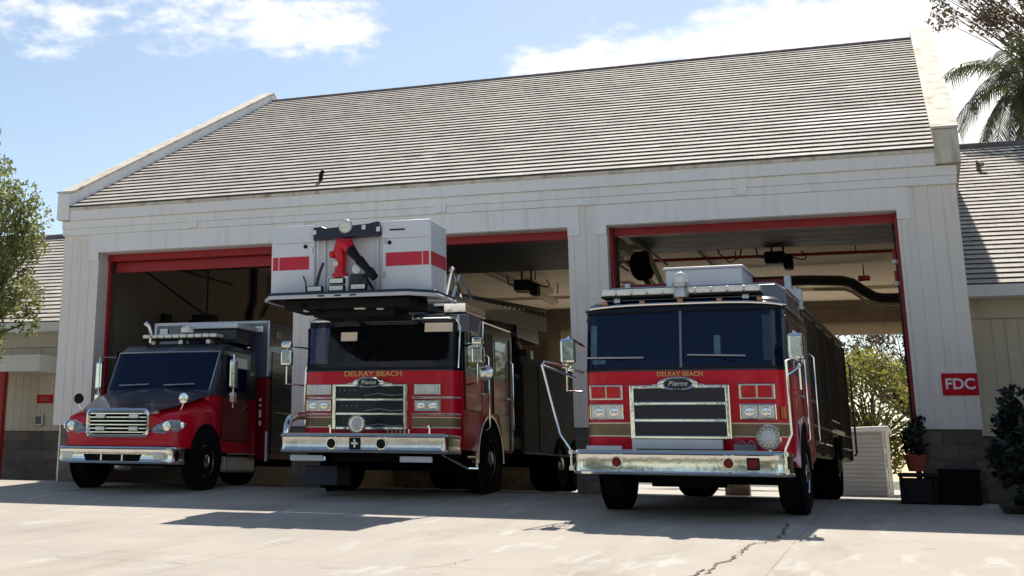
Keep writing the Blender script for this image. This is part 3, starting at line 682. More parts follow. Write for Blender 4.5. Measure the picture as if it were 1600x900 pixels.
def lamp_pair(root, u0, u1, z0, z1, vfun, lens, name='headlight', n=2, bez=CHR):
    # chrome bezel and n lenses set in it
    um = (u0 + u1) / 2; v = vfun(um, (z0 + z1) / 2)
    m = MB(); m.box(u0, u1, v - .045, v + .05, z0, z1); o = m.build(name, bez, root, bevel=.012)
    w_ = (u1 - u0 - .04) / n
    for k in range(n):
        a = u0 + .02 + k * w_ + .008; b = a + w_ - .016
        l_ = MB(); l_.box(a, b, v - .062, v - .04, z0 + .022, z1 - .022); lo = l_.build('lens', lens, o, bevel=.010)
        if lens is LENS and name == 'headlight':
            q = MB(); q.lathe(((a + b) / 2, v - .061, (z0 + z1) / 2), (0, -1, 0), [(0, .06), (.006, .05), (.004, .02), (.008, .001)], 14); q.build('bulb', CHR, lo, smooth=True)
    return o
def disc_bell(root, u, v, z, r, name='siren'):
    m = MB(); m.lathe((u, v, z), (0, -1, 0), [(-.18, r * .4), (-.12, r * .8), (0, r), (.03, r), (.045, r * .92), (.02, r * .82), (.02, r * .60)], 32); s = m.build(name, CHR, root, smooth=True)
    m = MB(); m.lathe((u, v - .02, z), (0, -1, 0), [(0, r * .60), (.02, r * .55), (.03, r * .3), (.05, r * .28), (.06, r * .1), (.065, .001)], 24); m.build('grille', WHT, s, smooth=True)
    m = MB()
    for k in range(14):
        a = 2 * math.pi * k / 14; m.box(-.006, .006, -.004, .004, r * .33, r * .8, M=Matrix.Translation((u, v - .042, z)) @ Matrix.Rotation(a, 4, 'Y'))
    m.build('vane', ALU, s)
    m = MB(); m.tube([(u, v + .1, z - r * .5), (u, v + .1, z - r - .1)], .03, 8); m.build('stem', CHR, s)
def oval_badge(root, u, v, z, a, b, txt=True):
    m = MB(); n = 28
    def el(k, y): return [(u + a * k * math.cos(2 * math.pi * i / n), y, z + b * k * math.sin(2 * math.pi * i / n)) for i in range(n)]
    m.ring([el(1, v), el(1, v - .03), el(.86, v - .04), el(.74, v - .03)]); o = m.build('badge', CHR, root, smooth=True)
    m = MB(); m.ring([el(.73, v - .03), el(.73, v - .034)]); m.build('badge_field', BLUB, o)
    text('badge_lettering', 'Pierce', b * 1.0, CHR2, o, (u, v - .038, z), sx=1.15, shear=.3)
def grille(root, u0, u1, z0, z1, v, nop=3, fw=.05, mesh=GRIL):
    m = MB(); H = (z1 - z0 - fw) / nop
    m.box(u0, u0 + fw * 1.2, v - .05, v + .1, z0, z1); m.box(u1 - fw * 1.2, u1, v - .05, v + .1, z0, z1)
    for k in range(nop + 1):
        zc = z0 + k * H; m.box(u0 + fw * 1.2 + .001, u1 - fw * 1.2 - .001, v - .048, v + .1, zc, zc + fw)
    o = m.build('grille', CHR, root, bevel=.014)
    for k in range(nop):
        za, zb = z0 + k * H + fw, z0 + (k + 1) * H
        g = MB(); g.box(u0 + fw * 1.2, u1 - fw * 1.2, v - .012, v + .02, za, zb)
        nn = 40
        for i in range(nn):
            x = u0 + fw * 1.2 + (u1 - u0 - fw * 2.4) * (i + .5) / nn; g.box(x - .003, x + .003, v - .02, v - .012, za, zb)
        for i in range(5):
            zz = za + (zb - za) * (i + .5) / 5; g.box(u0 + fw * 1.2, u1 - fw * 1.2, v - .0205, v - .0125, zz - .002, zz + .002)
        g.build('grille_mesh', mesh, o)
    return o
def bumper(root, hw, v0, z0, z1, depth=.5, r=.16, m_=CHR):
    m = MB(); rings = []
    # z profile: rolled top and bottom lips around a slightly recessed face
    prof = [(z0, .03), (z0 + .004, 0), (z0 + .03, -.012), (z0 + .05, .006), ((z0 + z1) / 2, .012), (z1 - .045, .006), (z1 - .025, -.012), (z1, 0), (z1 + .004, .03)]
    for z, d in prof:
        ring = [(-hw + d, v0 + depth, z)]
        for u in usamp(hw, r): ring.append((u * (hw - d) / hw, surf(u, z, hw, v0, .0, r) + d, z))
        ring.append((hw - d, v0 + depth, z)); rings.append(ring)
    m.ring(rings)
    return m.build('bumper', m_, root, smooth=True)
def round_port(root, u, v, z, r, m_=BLK, name='fog_light'):
    m = MB(); m.lathe((u, v, z), (0, -1, 0), [(0, r * 1.18), (.012, r * 1.12), (.012, r * .95), (.002, r * .93)], 20); o = m.build(name, CHR, root, smooth=True)
    m = MB(); m.lathe((u, v, z), (0, -1, 0), [(0, r * .95), (.006, r * .9), (.010, .001)], 20); m.build('lens', m_, o, smooth=True)
def mirror_unit(root, u, v, z0, z1, side, arm, w_=.22, m_=CHR):
    m = MB(); m.box(u - w_ / 2, u + w_ / 2, v - .06, v + .06, z0, z1); o = m.build('mirror', m_, root, bevel=.04, seg=3)
    m = MB(); m.box(u - w_ / 2 + .02, u + w_ / 2 - .02, v + .0605, v + .064, z0 + .03, z1 - .03); m.build('mirror_glass', GLS, o)
    m = MB(); m.tube(arm, .018, 8); m.build('mirror_arm', CHR, o, smooth=True)
    return o
def light_bar(root, u0, u1, v, z0, z1, seg=9, lens=LENS, name='light_bar', cols=None):
    m = MB(); m.box(u0, u1, v - .14, v + .14, z0, z0 + .03); o = m.build(name, BLK, root, bevel=.01)
    w_ = (u1 - u0) / seg
    for k in range(seg):
        mm = cols[k] if cols else lens
        q = MB(); q.box(u0 + k * w_ + .008, u0 + (k + 1) * w_ - .008, v - .15, v + .15, z0 + .031, z1); lo = q.build('lens', mm, o, bevel=.022, seg=3)
    for x in (u0 + .2, (u0 + u1) / 2, u1 - .2): bx('bracket', ALU, o, x - .04, x + .04, v - .08, v + .08, z0 - .07, z0)
    return o
def wiper(root, u, v, z, L_, a, pu):
    m = MB(); m.tube([(pu, v + .0, z - .10), (u, v - .015, z)], .009, 6); m.build('wiper', BLK, root)
    m = MB(); m.tube([(u - L_ / 2, v - .022, z - L_ / 2 * a), (u + L_ / 2, v - .022, z + L_ / 2 * a)], .012, 6); m.build('wiper_blade', ALU, root)

# ---------------------------------------------------------------- pumper (right bay)
def pumper():
    T = thing('fire_engine', 'red and black fire engine with blue windscreen and red warning lamps, in the right bay', 'fire engine', (-2.67, -4.75, gz(-4.75)), rad(-2.0), 'fire trucks nosing out of the bays', local=True)
    hw = 1.28; r = .20; bow = .04
    vf = lambda z: .63 if z < 1.62 else .63 + (z - 1.62) * .20
    m = MB(); hull(m, hw, vf, 3.35, [.50, .56, 1.0, 1.60], bow, r, [.03, 0, 0, 0]); cab = m.build('cab', RED, T, smooth=True)
    m = MB(); hull(m, hw, vf, 3.35, [1.601, 1.65, 1.9, 2.2, 2.37, 2.42, 2.50, 2.555, 2.58], bow, r, [0, 0, 0, 0, 0, .0, .03, .10, .28], hole=(1.65, 2.37, 1.256)); ct = m.build('cab_roof', BLUB, cab, smooth=True)
    # windscreen panes
    for a, b in ((-1.245, -.022), (.022, 1.245)):
        m = MB(); face_panel(m, a, b, 1.655, 2.36, hw, vf, bow, r, .008, 4); m.build('windscreen', GLW, cab, smooth=True)
    cab_interior(ct, 1.28, .80, 1.602, 2.5, 2.3)
    m = MB(); face_trim(m, [(0, 1.64), (0, 2.38)], hw, vf, bow, r, .018, .004); m.build('windscreen_divider', BLUG, cab)
    us = usamp(hw, r)
    m = MB(); face_trim(m, [(u, 1.635) for u in us], hw, vf, bow, r, .010, .003); face_trim(m, [(u, 2.385) for u in us], hw, vf, bow, r, .010, .003); m.build('windscreen_seal', BLK, cab)
    m = MB(); m.tube([(-hw - .01, 2.9, 2.43)] + [(u * 1.01, surf(u, 2.43, hw, vf, bow, r) - .012, 2.43 + .05 * max(0, 1 - (u / hw) ** 4)) for u in us] + [(hw + .01, 2.9, 2.43)], .020, 8); m.build('drip_rail', CHR, cab, smooth=True)
    for k in range(5):
        u = -1.0 + .5 * k; m = MB(); m.box(u - .035, u + .035, surf(u, 2.5, hw, vf, bow, r) - .0, surf(u, 2.5, hw, vf, bow, r) + .08, 2.49, 2.54); m.build('marker_lamp', LENSA, cab, bevel=.01)
    F = lambda u, z: surf(u, z, hw, vf, bow, r)
    wiper(cab, -.85, F(-.85, 1.75) - .02, 1.78, .75, -.01, -.6); wiper(cab, .45, F(.45, 1.75) - .02, 1.79, .72, -.03, .7)
    # papers, a mirror and a light-blue reflection painted on the glass
    for a_, b_, c_, d_, mm in ((-1.19, -1.10, 1.80, 2.22, TEAL), (-1.16, -.98, 1.70, 1.76, TEAL), (.42, .50, 1.80, 2.05, TEAL), (1.02, 1.14, 1.72, 2.30, TEAL2)):
        m = MB(); face_panel(m, a_, b_, c_, d_, hw, vf, bow, r, .0105, 1); m.build('glass_patch', mm, cab)
    # lights, bands, grille
    for s in (-1, 1):
        a, b = (-1.20, -.76) if s < 0 else (.70, 1.14)
        lamp_pair(cab, a, b, 1.235, 1.43, F, LENSR, 'warning_light', bez=CHR2)
        lamp_pair(cab, a, b, .985, 1.185, F, LENS, 'headlight')
        q = MB(); ua = 1.245 * s; q.box(min(ua, ua - .06 * s), max(ua, ua - .06 * s), F(1.2, 1.1) - .05, F(1.2, 1.1) + .12, 1.0, 1.15); q.build('turn_signal', LENSA, cab, bevel=.015)
        m = MB(); face_panel(m, *((-1.27, -.60) if s < 0 else (.58, 1.27)), .79, .93, hw, vf, bow, r, .004, 1); m.build('gold_band', STRP, cab)
        for z in (.775, .935):
            m = MB(); face_panel(m, *((-1.27, -.60) if s < 0 else (.58, 1.27)), z, z + .018, hw, vf, bow, r, .0055, 1); m.build('pinstripe', STRW, cab)
    grille(cab, -.66, .60, .74, 1.42, .58)
    oval_badge(cab, -.03, .53, 1.43, .25, .085)
    m = MB(); m.prism([(-.40, 1.415), (-.22, 1.45), (.16, 1.45), (.34, 1.415)], 'y', .535, .60); m.build('grille_crest', CHR, cab, bevel=.01)
    text('lettering', 'DELRAY BEACH', .085, GOLD, cab, (-.02, F(0, 1.555) - .006, 1.558), sx=.98, bold=.001, depth=.002)
    # bumper
    bp = bumper(T, 1.30, 0, .30, .585, .62)
    m = MB(); m.box(-1.24, 1.24, .04, .62, .592, .60); m.build('bumper_deck', ALU, bp)
    for u in (-.73, .62): round_port(bp, u, .004, .45, .062, RED2)
    m = MB(); m.box(.83, .98, -.002, .03, .375, .52); m.build('step_lamp', BLK, bp, bevel=.01)
    m = MB(); m.box(.85, .96, -.008, .0, .395, .50); m.build('lens', RED2, bp, bevel=.006)
    m = MB(); m.box(-.62, .50, .40, .46, .60, .74); m.build('front_plate', WHT, T, bevel=.006)
    m = MB(); m.box(-1.17, -.72, .25, .30, .60, .65); m.build('front_plate', WHT, T, bevel=.006)
    disc_bell(T, 1.08, .22, .765, .15)
    m = MB(); m.box(.66, .92, .25, .42, .60, .68); m.tube([(.70, .3, .68), (.75, .28, .72), (.80, .3, .68)], .012, 6); m.tube([(.82, .3, .68), (.86, .28, .73), (.91, .3, .68)], .012, 6); m.build('tow_eye', BLUG, T, smooth=True)
    # underbody
    m = MB(); m.box(-.55, .55, .3, 9.3, .28, .62); m.box(-1.1, 1.1, .66, 3.3, .40, .52); m.box(-.95, .95, 1.7, 2.0, .20, .36); m.build('chassis', IRON, T)
    m = MB(); m.box(-.5, .4, .9, 1.2, .16, .30); m.build('cross_member', IRON, T, bevel=.01)
    # wheels and arches
    for s in (-1, 1):
        wheel(T, s * 1.15, 1.9, .36, .52, .34, s); wheel(T, s * 1.0, 6.9, .49, .52, .55, s)
        m = MB()
        for j, (ri, ro, uu) in enumerate(((.60, .68, 1.31),)):
            pr = [(math.cos(a), math.sin(a)) for a in [math.pi * k / 16 for k in range(17)]]
            poly = [(1.9 + c * ro, .42 + s_ * ro) for c, s_ in pr] + [(1.9 + c * ri, .42 + s_ * ri) for c, s_ in reversed(pr)]
            m.prism(poly, 'x', s * 1.20, s * uu)
        m.build('wheel_arch', CHR, T, smooth=True)
        m = MB(); m.lathe((s * 1.285, 1.9, .42), (s, 0, 0), [(0, .60), (.003, .60), (.004, .001)], 32); m.build('arch_liner', IRON, T)
    # cab sides: doors, windows, handles, grab rails
    for s in (-1, 1):
        X = s * (hw + .006)
        for v0, v1, nm in ((.98, 2.0, 'front_door'), (2.25, 3.2, 'crew_door')):
            m = MB(); m.box(min(X, X - s * .02), max(X, X - s * .02) , v0, v1, .95 if v0 < 2 else .62, 2.36); d = m.build(nm, RED if False else BLUB, T, bevel=.008)
            m = MB(); m.box(min(X + s * .001, X + s * .007), max(X + s * .001, X + s * .007), v0 + .02, v1 - .02, .97 if v0 < 2 else .64, 1.58); m.build('lower_skin', RED, d)
            m = MB(); m.box(min(X + s * .001, X + s * .008), max(X + s * .001, X + s * .008), v0 + .1, v1 - .12, 1.68, 2.26); m.build('side_window', GLS, d)
            m = MB(); m.tube([(X + s * .02, v1 - .1, 1.35), (X + s * .06, v1 - .1, 1.32), (X + s * .06, v1 - .22, 1.32), (X + s * .02, v1 - .24, 1.35)], .012, 6); m.build('handle', CHR, d)
            m = MB(); m.tube([(X + s * .01, v1 + .06, .75), (X + s * .07, v1 + .06, .80), (X + s * .07, v1 + .06, 1.95), (X + s * .01, v1 + .06, 2.0)], .016, 8); m.build('grab_rail', CHR, T, smooth=True)
        m = MB(); m.tube([(X, .9, 2.30), (X, 3.3, 2.32)], .012, 6); m.build('side_trim', CHR, T)
    # mirrors on bent rails standing on the bumper ends
    for s in (-1, 1):
        x = s * 1.33
        mirror_unit(T, s * 1.44, .50, 1.70, 2.03, s, [(s * 1.30, .8, 1.95), (s * 1.42, .5, 2.05), (s * 1.52, .5, 1.98), (s * 1.50, .5, 1.66), (s * 1.30, .75, 1.60)], .20)
        k = 1.0 if s < 0 else .62
        pts = [(x, .10, .34), (x, .10, .58), (x + s * .13 * k, .08, .78), (x + s * .34 * k, .06, 1.66), (x + s * .32 * k, .10, 1.70), (x + s * .10 * k, .45, 1.66)]
        if s > 0: pts = [(1.28, .05, .33), (1.28, .05, .62), (1.37, .02, .80), (1.36, .02, 1.66), (1.42, .1, 1.69), (1.50, .4, 1.66)]
        m = MB(); m.tube(pts, .016, 8); g = m.build('guard_rail', CHR, T, smooth=True)
        m = MB(); m.tube([pts[3], (x + s * .02, .5, 1.52)] if s < 0 else [(1.36, .02, 1.48), (1.48, .4, 1.62)], .016, 8); m.tube([(s * 1.46, .5, 1.66), (s * 1.46, .5, 1.35), (s * 1.30, .7, 1.35)], .014, 8); m.build('rail_brace', CHR, g, smooth=True)
        for z in (.36, .56): 
            q = MB(); q.lathe((x if s < 0 else 1.28, .10 if s < 0 else .05, z), (0, 0, 1), [(-.02, .034), (.03, .034)], 10); q.build('clamp', CHR, g, smooth=True)
    # roof gear
    light_bar(T, -1.05, 1.02, .98, 2.585, 2.70, 10, LENS)
    m = MB(); m.lathe((.02, .82, 2.56), (0, 0, 1), [(0, .10), (.06, .10), (.12, .085), (.14, .11), (.19, .11), (.20, .05)], 20); dm = m.build('beacon', ALU, T, smooth=True)
    m = MB(); m.lathe((.02, .82, 2.75), (0, 0, 1), [(0, .095), (.06, .095), (.11, .08), (.14, .04), (.15, .001)], 20); m.build('lens', LENS, dm, smooth=True)
    m = MB(); m.prism([(-1.20, 2.50), (-1.20, 2.74), (-1.10, 2.82), (1.10, 2.82), (1.22, 2.74), (1.22, 2.50)], 'y', 1.75, 3.34); rr = m.build('raised_roof', BLUG, T, bevel=.03)  # black roof, with reflected sky put into its colour as grey blue
    m = MB(); m.tube([(-1.20, 1.74, 2.745), (-1.09, 1.74, 2.825), (1.09, 1.74, 2.825), (1.22, 1.74, 2.745), (1.23, 3.3, 2.745)], .014, 6); m.build('roof_trim', CHR, rr)
    m = MB(); m.box(-.45, .60, 2.25, 3.3, 2.822, 3.13); b = m.build('roof_box', OFFW, T, bevel=.02)
    m = MB(); m.box(-.48, .63, 2.22, 3.33, 3.131, 3.165); m.box(-.2, .5, 2.5, 3.2, 3.166, 3.19); m.build('lid', OFFW, b, bevel=.012)
    # body
    m = MB(); m.box(-1.24, 1.24, 3.45, 9.7, .58, 2.70); bd = m.build('body', BLUB, T, bevel=.02)
    m = MB(); m.box(-1.22, 1.08, 3.46, 3.60, 2.702, 3.11); m.build('hose_bed_wall', RED2, bd, bevel=.01)
    bx('bracket', OFFW, bd, 1.02, 1.10, 3.44, 3.62, 2.951, 3.15, bevel=.008); bx('bracket', OFFW, bd, 1.04, 1.24, 3.42, 3.62, 2.65, 2.95, bevel=.008)
    m = MB(); m.box(-1.30, -1.22, 3.40, 3.6, 2.65, 3.12); m.build('bracket', OFFW, bd, bevel=.008)
    m = MB(); m.box(-1.2, 1.05, 3.62, 9.6, 2.705, 2.95); m.build('hose_bed', LEAD, bd, bevel=.02)
    for s in (-1, 1):
        m = MB(); m.tube([(s * 1.25, 3.5, 2.68), (s * 1.25, 9.68, 2.68)], .022, 6); m.build('side_trim', ALU, bd)
        m = MB(); m.tube([(s * 1.262, 3.5, 1.02), (s * 1.262, 6.2, 1.02)], .02, 6); m.tube([(s * 1.262, 7.6, 1.02), (s * 1.262, 9.68, 1.02)], .02, 6); m.build('rub_rail', ALU, bd)
        for v0, v1 in ((3.65, 4.75), (4.85, 6.05), (6.15, 7.65), (7.75, 9.55)):
            m = MB(); z = 1.08 if v0 == 6.15 else .66
            while z < 2.55: m.box(min(s * 1.241, s * 1.256), max(s * 1.241, s * 1.256), v0, v1, z, z + .052); z += .06
            d = m.build('shutter', SHUT, bd, bevel=.004)
            m = MB(); m.tube([(s * 1.262, v0 + .1, .80 if v0 != 6.15 else 1.2), (s * 1.262, v1 - .1, .80 if v0 != 6.15 else 1.2)], .014, 6); m.build('handle', CHR, d)
            m = MB(); m.box(min(s * 1.24, s * 1.275), max(s * 1.24, s * 1.275), v1 + .01, v1 + .09, .62, 2.62); m.build('shutter_frame', SHUT, bd)
        m = MB(); m.box(min(s * 1.24, s * 1.33), max(s * 1.24, s * 1.33), 6.15, 7.65, .98, 1.06); m.build('fender', CHR, bd, bevel=.01)
        m = MB(); m.tube([(s * 1.30, 9.6, .7), (s * 1.34, 9.6, .75), (s * 1.34, 9.6, 2.3), (s * 1.30, 9.6, 2.35)], .018, 8); m.build('grab_rail', CHR, bd)
pumper()

# ---------------------------------------------------------------- tower ladder (middle bay)
def tower():
    T = thing('ladder_truck', 'ladder truck with a white rescue basket above its cab, in the middle bay', 'fire engine', (-7.60, -2.75, gz(-2.75)), rad(0.5), 'fire trucks nosing out of the bays', local=True)
    hw = 1.31; r = .22; bow = .05
    vf = lambda z: .72 if z < 1.82 else .72 + (z - 1.82) * .16
    F = lambda u, z: surf(u, z, hw, vf, bow, r)
    m = MB(); hull(m, hw, vf, 3.9, [.62, .68, 1.2, 1.80], bow, r, [.03, 0, 0, 0]); cab = m.build('cab', RED, T, smooth=True)
    m = MB(); hull(m, hw, vf, 3.9, [1.801, 1.85, 2.1, 2.4, 2.57, 2.60, 2.66, 2.70], bow, r, [0, 0, 0, 0, 0, 0, .03, .12], hole=(1.85, 2.57, 1.27)); ct = m.build('cab_roof', BLUB, cab, smooth=True)
    cab_interior(ct, 1.31, .90, 1.802, 2.65, 2.5)
    m = MB(); face_panel(m, -1.25, 1.25, 1.86, 2.56, hw, vf, bow, r, .008, 4); ws = m.build('windscreen', GLB, cab, smooth=True)
    # things seen behind the glass edge: sun visors and a bright side pane
    m = MB(); face_panel(m, .74, 1.18, 2.40, 2.54, hw, vf, bow, r, .010, 1); m.build('sun_visor', STRW, ws)
    m = MB(); face_panel(m, -.66, -.38, 2.28, 2.42, hw, vf, bow, r, .010, 1); m.build('sun_visor', STRW, ws)
    m = MB(); face_panel(m, -1.22, -.86, 1.92, 2.5, hw, vf, bow, r, .0095, 2); m.build('corner_pane', GLS, ws, smooth=True)
    us = usamp(hw, r)
    m = MB(); m.tube([(1.27, F(1.27, 1.84) - .01, 1.84), (1.275, F(1.275, 2.5) - .012, 2.5), (1.22, F(1.22, 2.60) - .014, 2.595)] + [(u, F(u, 2.61) - .014, 2.61) for u in reversed(us[3:-4])] , .020, 8); m.build('windscreen_trim', CHR, cab, smooth=True)
    m = MB(); face_trim(m, [(u, 1.835) for u in us], hw, vf, bow, r, .010, .003); m.build('windscreen_seal', BLK, cab)
    m = MB(); m.tube([(-hw - .02, .98, 1.9), (-hw - .03, .95, 1.2), (-hw - .02, .98, 1.0)], .02, 8); m.build('corner_rail', CHR, cab, smooth=True)
    text('lettering', 'DELRAY BEACH', .115, GOLD, cab, (-.08, F(0, 1.75) - .007, 1.755), sx=1.2, bold=.001, depth=.002)
    grille(cab, -.72, .52, .90, 1.60, .66, mesh=BLUB)
    m = MB()
    for k in range(9): m.lathe((-.60 + (k % 4) * .085 + (k // 4) * .03, .636, 1.50 - (k // 4) * .235), (0, -1, 0), [(0, .016), (.003, .012)], 6)
    m.build('flag_stars', FLAG, cab)
    for k in range(3):
        z_ = 1.46 - k * .232; MB().prism([(-.2, z_ - .05), (-.2, z_ - .035), (.05, z_ + .0), (.25, z_ - .03), (.44, z_ - .02), (.44, z_ - .035), (.25, z_ - .048), (.05, z_ - .018)], 'y', .632, .637).build('flag_stripe', FLAG, cab)
    oval_badge(cab, -.10, .60, 1.615, .25, .085)
    m = MB(); m.prism([(-.5, 1.595), (-.32, 1.64), (.12, 1.64), (.30, 1.595)], 'y', .605, .68); m.build('grille_crest', CHR, cab, bevel=.01)
    for a, b in ((-1.20, -.78), (.60, 1.03)):
        lamp_pair(cab, a, b, 1.43, 1.60, F, LENS, 'warning_light', bez=CHR2)
        lamp_pair(cab, a, b, 1.18, 1.36, F, LENS, 'headlight')
    for s in (-1, 1):
        A_ = (-1.29, -.76) if s < 0 else (.56, 1.29)
        for z in (1.375, 1.125):
            m = MB(); face_panel(m, *A_, z, z + .03, hw, vf, bow, r, .02, 1); face_trim(m, [(u, z + .015) for u in usamp(hw, r, *A_)], hw, vf, bow, r, .014, .012); m.build('chrome_strip', CHR2, cab)
        m = MB(); face_panel(m, *A_, .955, 1.08, hw, vf, bow, r, .004, 1); m.build('gold_band', STRP, cab)
        for z in (.935, 1.085):
            m = MB(); face_panel(m, *A_, z, z + .018, hw, vf, bow, r, .0055, 1); m.build('pinstripe', STRW, cab)
    bp = bumper(T, 1.35, 0, .545, .815, .68, .10, CHR2)
    m = MB(); m.box(-1.30, 1.30, .04, .7, .822, .83); m.build('bumper_deck', ALU, bp)
    round_port(bp, -.48, .006, .68, .075, BLK, 'horn'); round_port(bp, .32, .006, .68, .075, BLK, 'horn')
    m = MB(); m.box(-.19, -.01, -.006, .02, .60, .765); ep = m.build('emblem_plate', BLK, bp, bevel=.006)
    m = MB(); m.box(-.115, -.085, -.012, -.006, .625, .74); m.box(-.155, -.116, -.012, -.006, .667, .697); m.box(-.084, -.045, -.012, -.006, .667, .697); m.build('emblem_cross', CHR2, ep)
    for a, b in ((-1.20, -.66), (.58, 1.08)):
        m = MB(); m.box(a, b, .10, .14, .42, .505); m.build('step_plate', WHT, bp, bevel=.006)
    disc_bell(T, -.12, .14, .97, .14)
    m = MB()
    for x in (-.62, .98): m.tube([(x, .3, .83), (x, .3, .93)], .014, 6); m.lathe((x, .3, .93), (0, 0, 1), [(0, .03), (.03, .03)], 8)
    for k in range(6): m.lathe((.28 + k * .07, .4, .85), (0, 0, 1), [(0, .02), (.04 + .015 * (k % 2), .02)], 8)
    m.build('deck_fitting', CHR, bp)
    m = MB(); m.tube([(-1.28, .9, 1.12), (-1.34, .7, 1.12), (-1.38, .45, 1.05), (-1.38, .38, .95), (-1.38, .36, .83)], .062, 14); m.build('intake_pipe', CHR, T, smooth=True)
    m = MB(); m.box(-.55, .55, .3, 10.5, .42, .80); m.box(-1.2, 1.2, .8, 3.9, .5, .64); m.box(-1.0, 1.0, 2.2, 2.5, .30, .5); m.build('chassis', IRON, T)
    m = MB(); m.box(-1.18, -.62, .6, 1.2, .06, .36); m.build('wheel_chock', CHOCK, T, bevel=.02)
    m = MB(); m.tube([(1.02, .75, .55), (1.33, 1.1, .35), (1.33, 1.6, .35), (1.33, 1.6, .6)], .02, 6); m.tube([(1.33, 1.15, .52), (1.33, 1.65, .52)], .018, 6); m.build('cab_step', CHR, T)
    for s in (-1, 1):
        wheel(T, s * 1.16, 2.38, .51, .54, .36, s, rimm=ALU); wheel(T, s * 1.02, 7.6, .49, .53, .55, s); wheel(T, s * 1.02, 8.9, .48, .53, .55, s)
        pr = [(math.cos(a), math.sin(a)) for a in [math.pi * k / 20 for k in range(21)]]
        ro, ri = .76, .715
        m = MB(); m.prism([(2.38 + c * ro, .44 + q * ro) for c, q in pr] + [(2.38 + c * ri, .44 + q * ri) for c, q in reversed(pr)], 'x', s * 1.24, s * 1.345); m.build('wheel_arch', CHR2, T, smooth=True)
        m = MB(); m.lathe((s * 1.314, 2.38, .44), (s, 0, 0), [(0, .715), (.003, .715), (.004, .001)], 36); m.build('arch_liner', IRON, T)
        X = s * (hw + .005)
        for v0, v1, nm in ((1.02, 2.05, 'front_door'), (2.62, 3.55, 'crew_door')):
            a, b = min(X, X + s * .014), max(X, X + s * .014)
            m = MB(); m.box(a, b, v0, v1, 1.22, 2.52); d = m.build(nm, BLUB, T, bevel=.006)
            m = MB(); m.box(min(X + s * .015, X + s * .02), max(X + s * .015, X + s * .02), v0 + .02, v1 - .02, 1.24, 1.76); m.build('lower_skin', RED, d)
            m = MB(); m.box(min(X + s * .015, X + s * .022), max(X + s * .015, X + s * .022), v0 + .12, v1 - .15, 1.86, 2.42); m.build('side_window', GLS, d)
            m = MB(); m.tube([(X + s * .03, v1 - .1, 1.5), (X + s * .07, v1 - .1, 1.5), (X + s * .07, v1 - .25, 1.5), (X + s * .03, v1 - .25, 1.5)], .014, 6); m.build('handle', CHR, d)
            m = MB(); m.tube([(X + s * .01, v1 + .08, .95), (X + s * .08, v1 + .08, 1.0), (X + s * .08, v1 + .08, 2.1), (X + s * .01, v1 + .08, 2.15)], .018, 8); m.build('grab_rail', CHR, T, smooth=True)
        a, b = min(X, X + s * .012), max(X, X + s * .012)
        m = MB(); m.prism([(3.16, .66), (3.80, .66), (3.80, 1.50), (2.94, 1.50), (2.96, 1.14), (3.10, .92)], 'x', a, b); m.build('side_panel', TAN, T, bevel=.004)
        m = MB(); m.box(min(X, X + s * .03), max(X, X + s * .03), 3.60, 3.70, .66, 2.5); m.build('door_pillar', SHUT, T, bevel=.006)
        m = MB(); m.box(min(X, X + s * .016), max(X, X + s * .016), 2.12, 2.56, 1.55, 2.5); m.build('door_post', SHUT, T, bevel=.006)
        mirror_unit(T, s * 1.60, .80, 1.90, 2.16, s, [(s * 1.33, 1.1, 2.2), (s * 1.6, .80, 2.22), (s * 1.6, .80, 1.62), (s * 1.33, 1.1, 1.60)], .20)
        mirror_unit(T, s * 1.60, .80, 2.18, 2.30, s, [(s * 1.60, .80, 2.2), (s * 1.6, .80, 2.22)], .18)
        if s < 0: continue
        q = MB(); q.lathe((s * 1.72, .82, 1.76), (0, -1, 0), [(-.05, .02), (-.03, .10), (0, .12), (.01, .11), (.03, .001)], 18); q.build('round_mirror', CHR2, T, smooth=True)
    # roof: boxes behind the basket
    m = MB(); m.box(1.0, 1.36, 1.0, 2.1, 2.71, 2.86); m.build('roof_locker', CHR2, T, bevel=.01)
    m = MB(); m.box(.7, 1.05, 1.4, 2.1, 2.86, 3.0); m.build('roof_locker', ALU, T, bevel=.01)
    m = MB(); m.box(1.10, 1.42, .95, 1.65, 2.40, 2.68); b = m.build('side_lamp_box', BLUG, T, bevel=.012)
    m = MB(); m.box(1.24, 1.27, .935, .949, 2.42, 2.66); m.build('trim', WHT, b)
    m = MB(); m.tube([(1.12, .96, 2.39), (1.44, 1.6, 2.30), (1.44, 1.65, 2.62), (1.44, 3.3, 2.62)], .018, 6); m.build('roof_rail', CHR2, T)
    # body
    m = MB(); m.box(-1.26, 1.26, 4.7, 11.2, .62, 2.35); bd = m.build('body', DARKP, T, bevel=.02)
    for s in (-1, 1):
        for v0 in (4.8, 5.95):
            m = MB(); z = .68
            while z < 2.2: m.box(min(s * 1.261, s * 1.275), max(s * 1.261, s * 1.275), v0, v0 + 1.05, z, z + .052); z += .06
            m.build('shutter', DARKP, bd)
        m = MB(); m.tube([(s * 1.28, 4.7, .64), (s * 1.28, 11.1, .64)], .02, 6); m.build('rub_rail', SHUT, bd)
    m = MB(); m.box(-1.25, 1.25, 3.92, 4.65, .7, 2.0); m.box(-.9, .9, 3.95, 4.6, 2.0, 2.45)
    for k in range(5): m.tube([(1.26, 4.0 + k * .13, .9), (1.30, 4.0 + k * .13, 1.4), (1.26, 4.02 + k * .13, 1.9)], .03, 6)
    m.build('pump_panel', DARKP, T, bevel=.01)
    m = MB(); m.lathe((0, 7.4, 2.36), (0, 0, 1), [(0, .8), (.3, .8), (.32, .6), (.6, .5)], 28); m.box(-.6, .6, 7.0, 8.8, 2.9, 3.3); m.build('turntable', BLUB, T, bevel=.01)
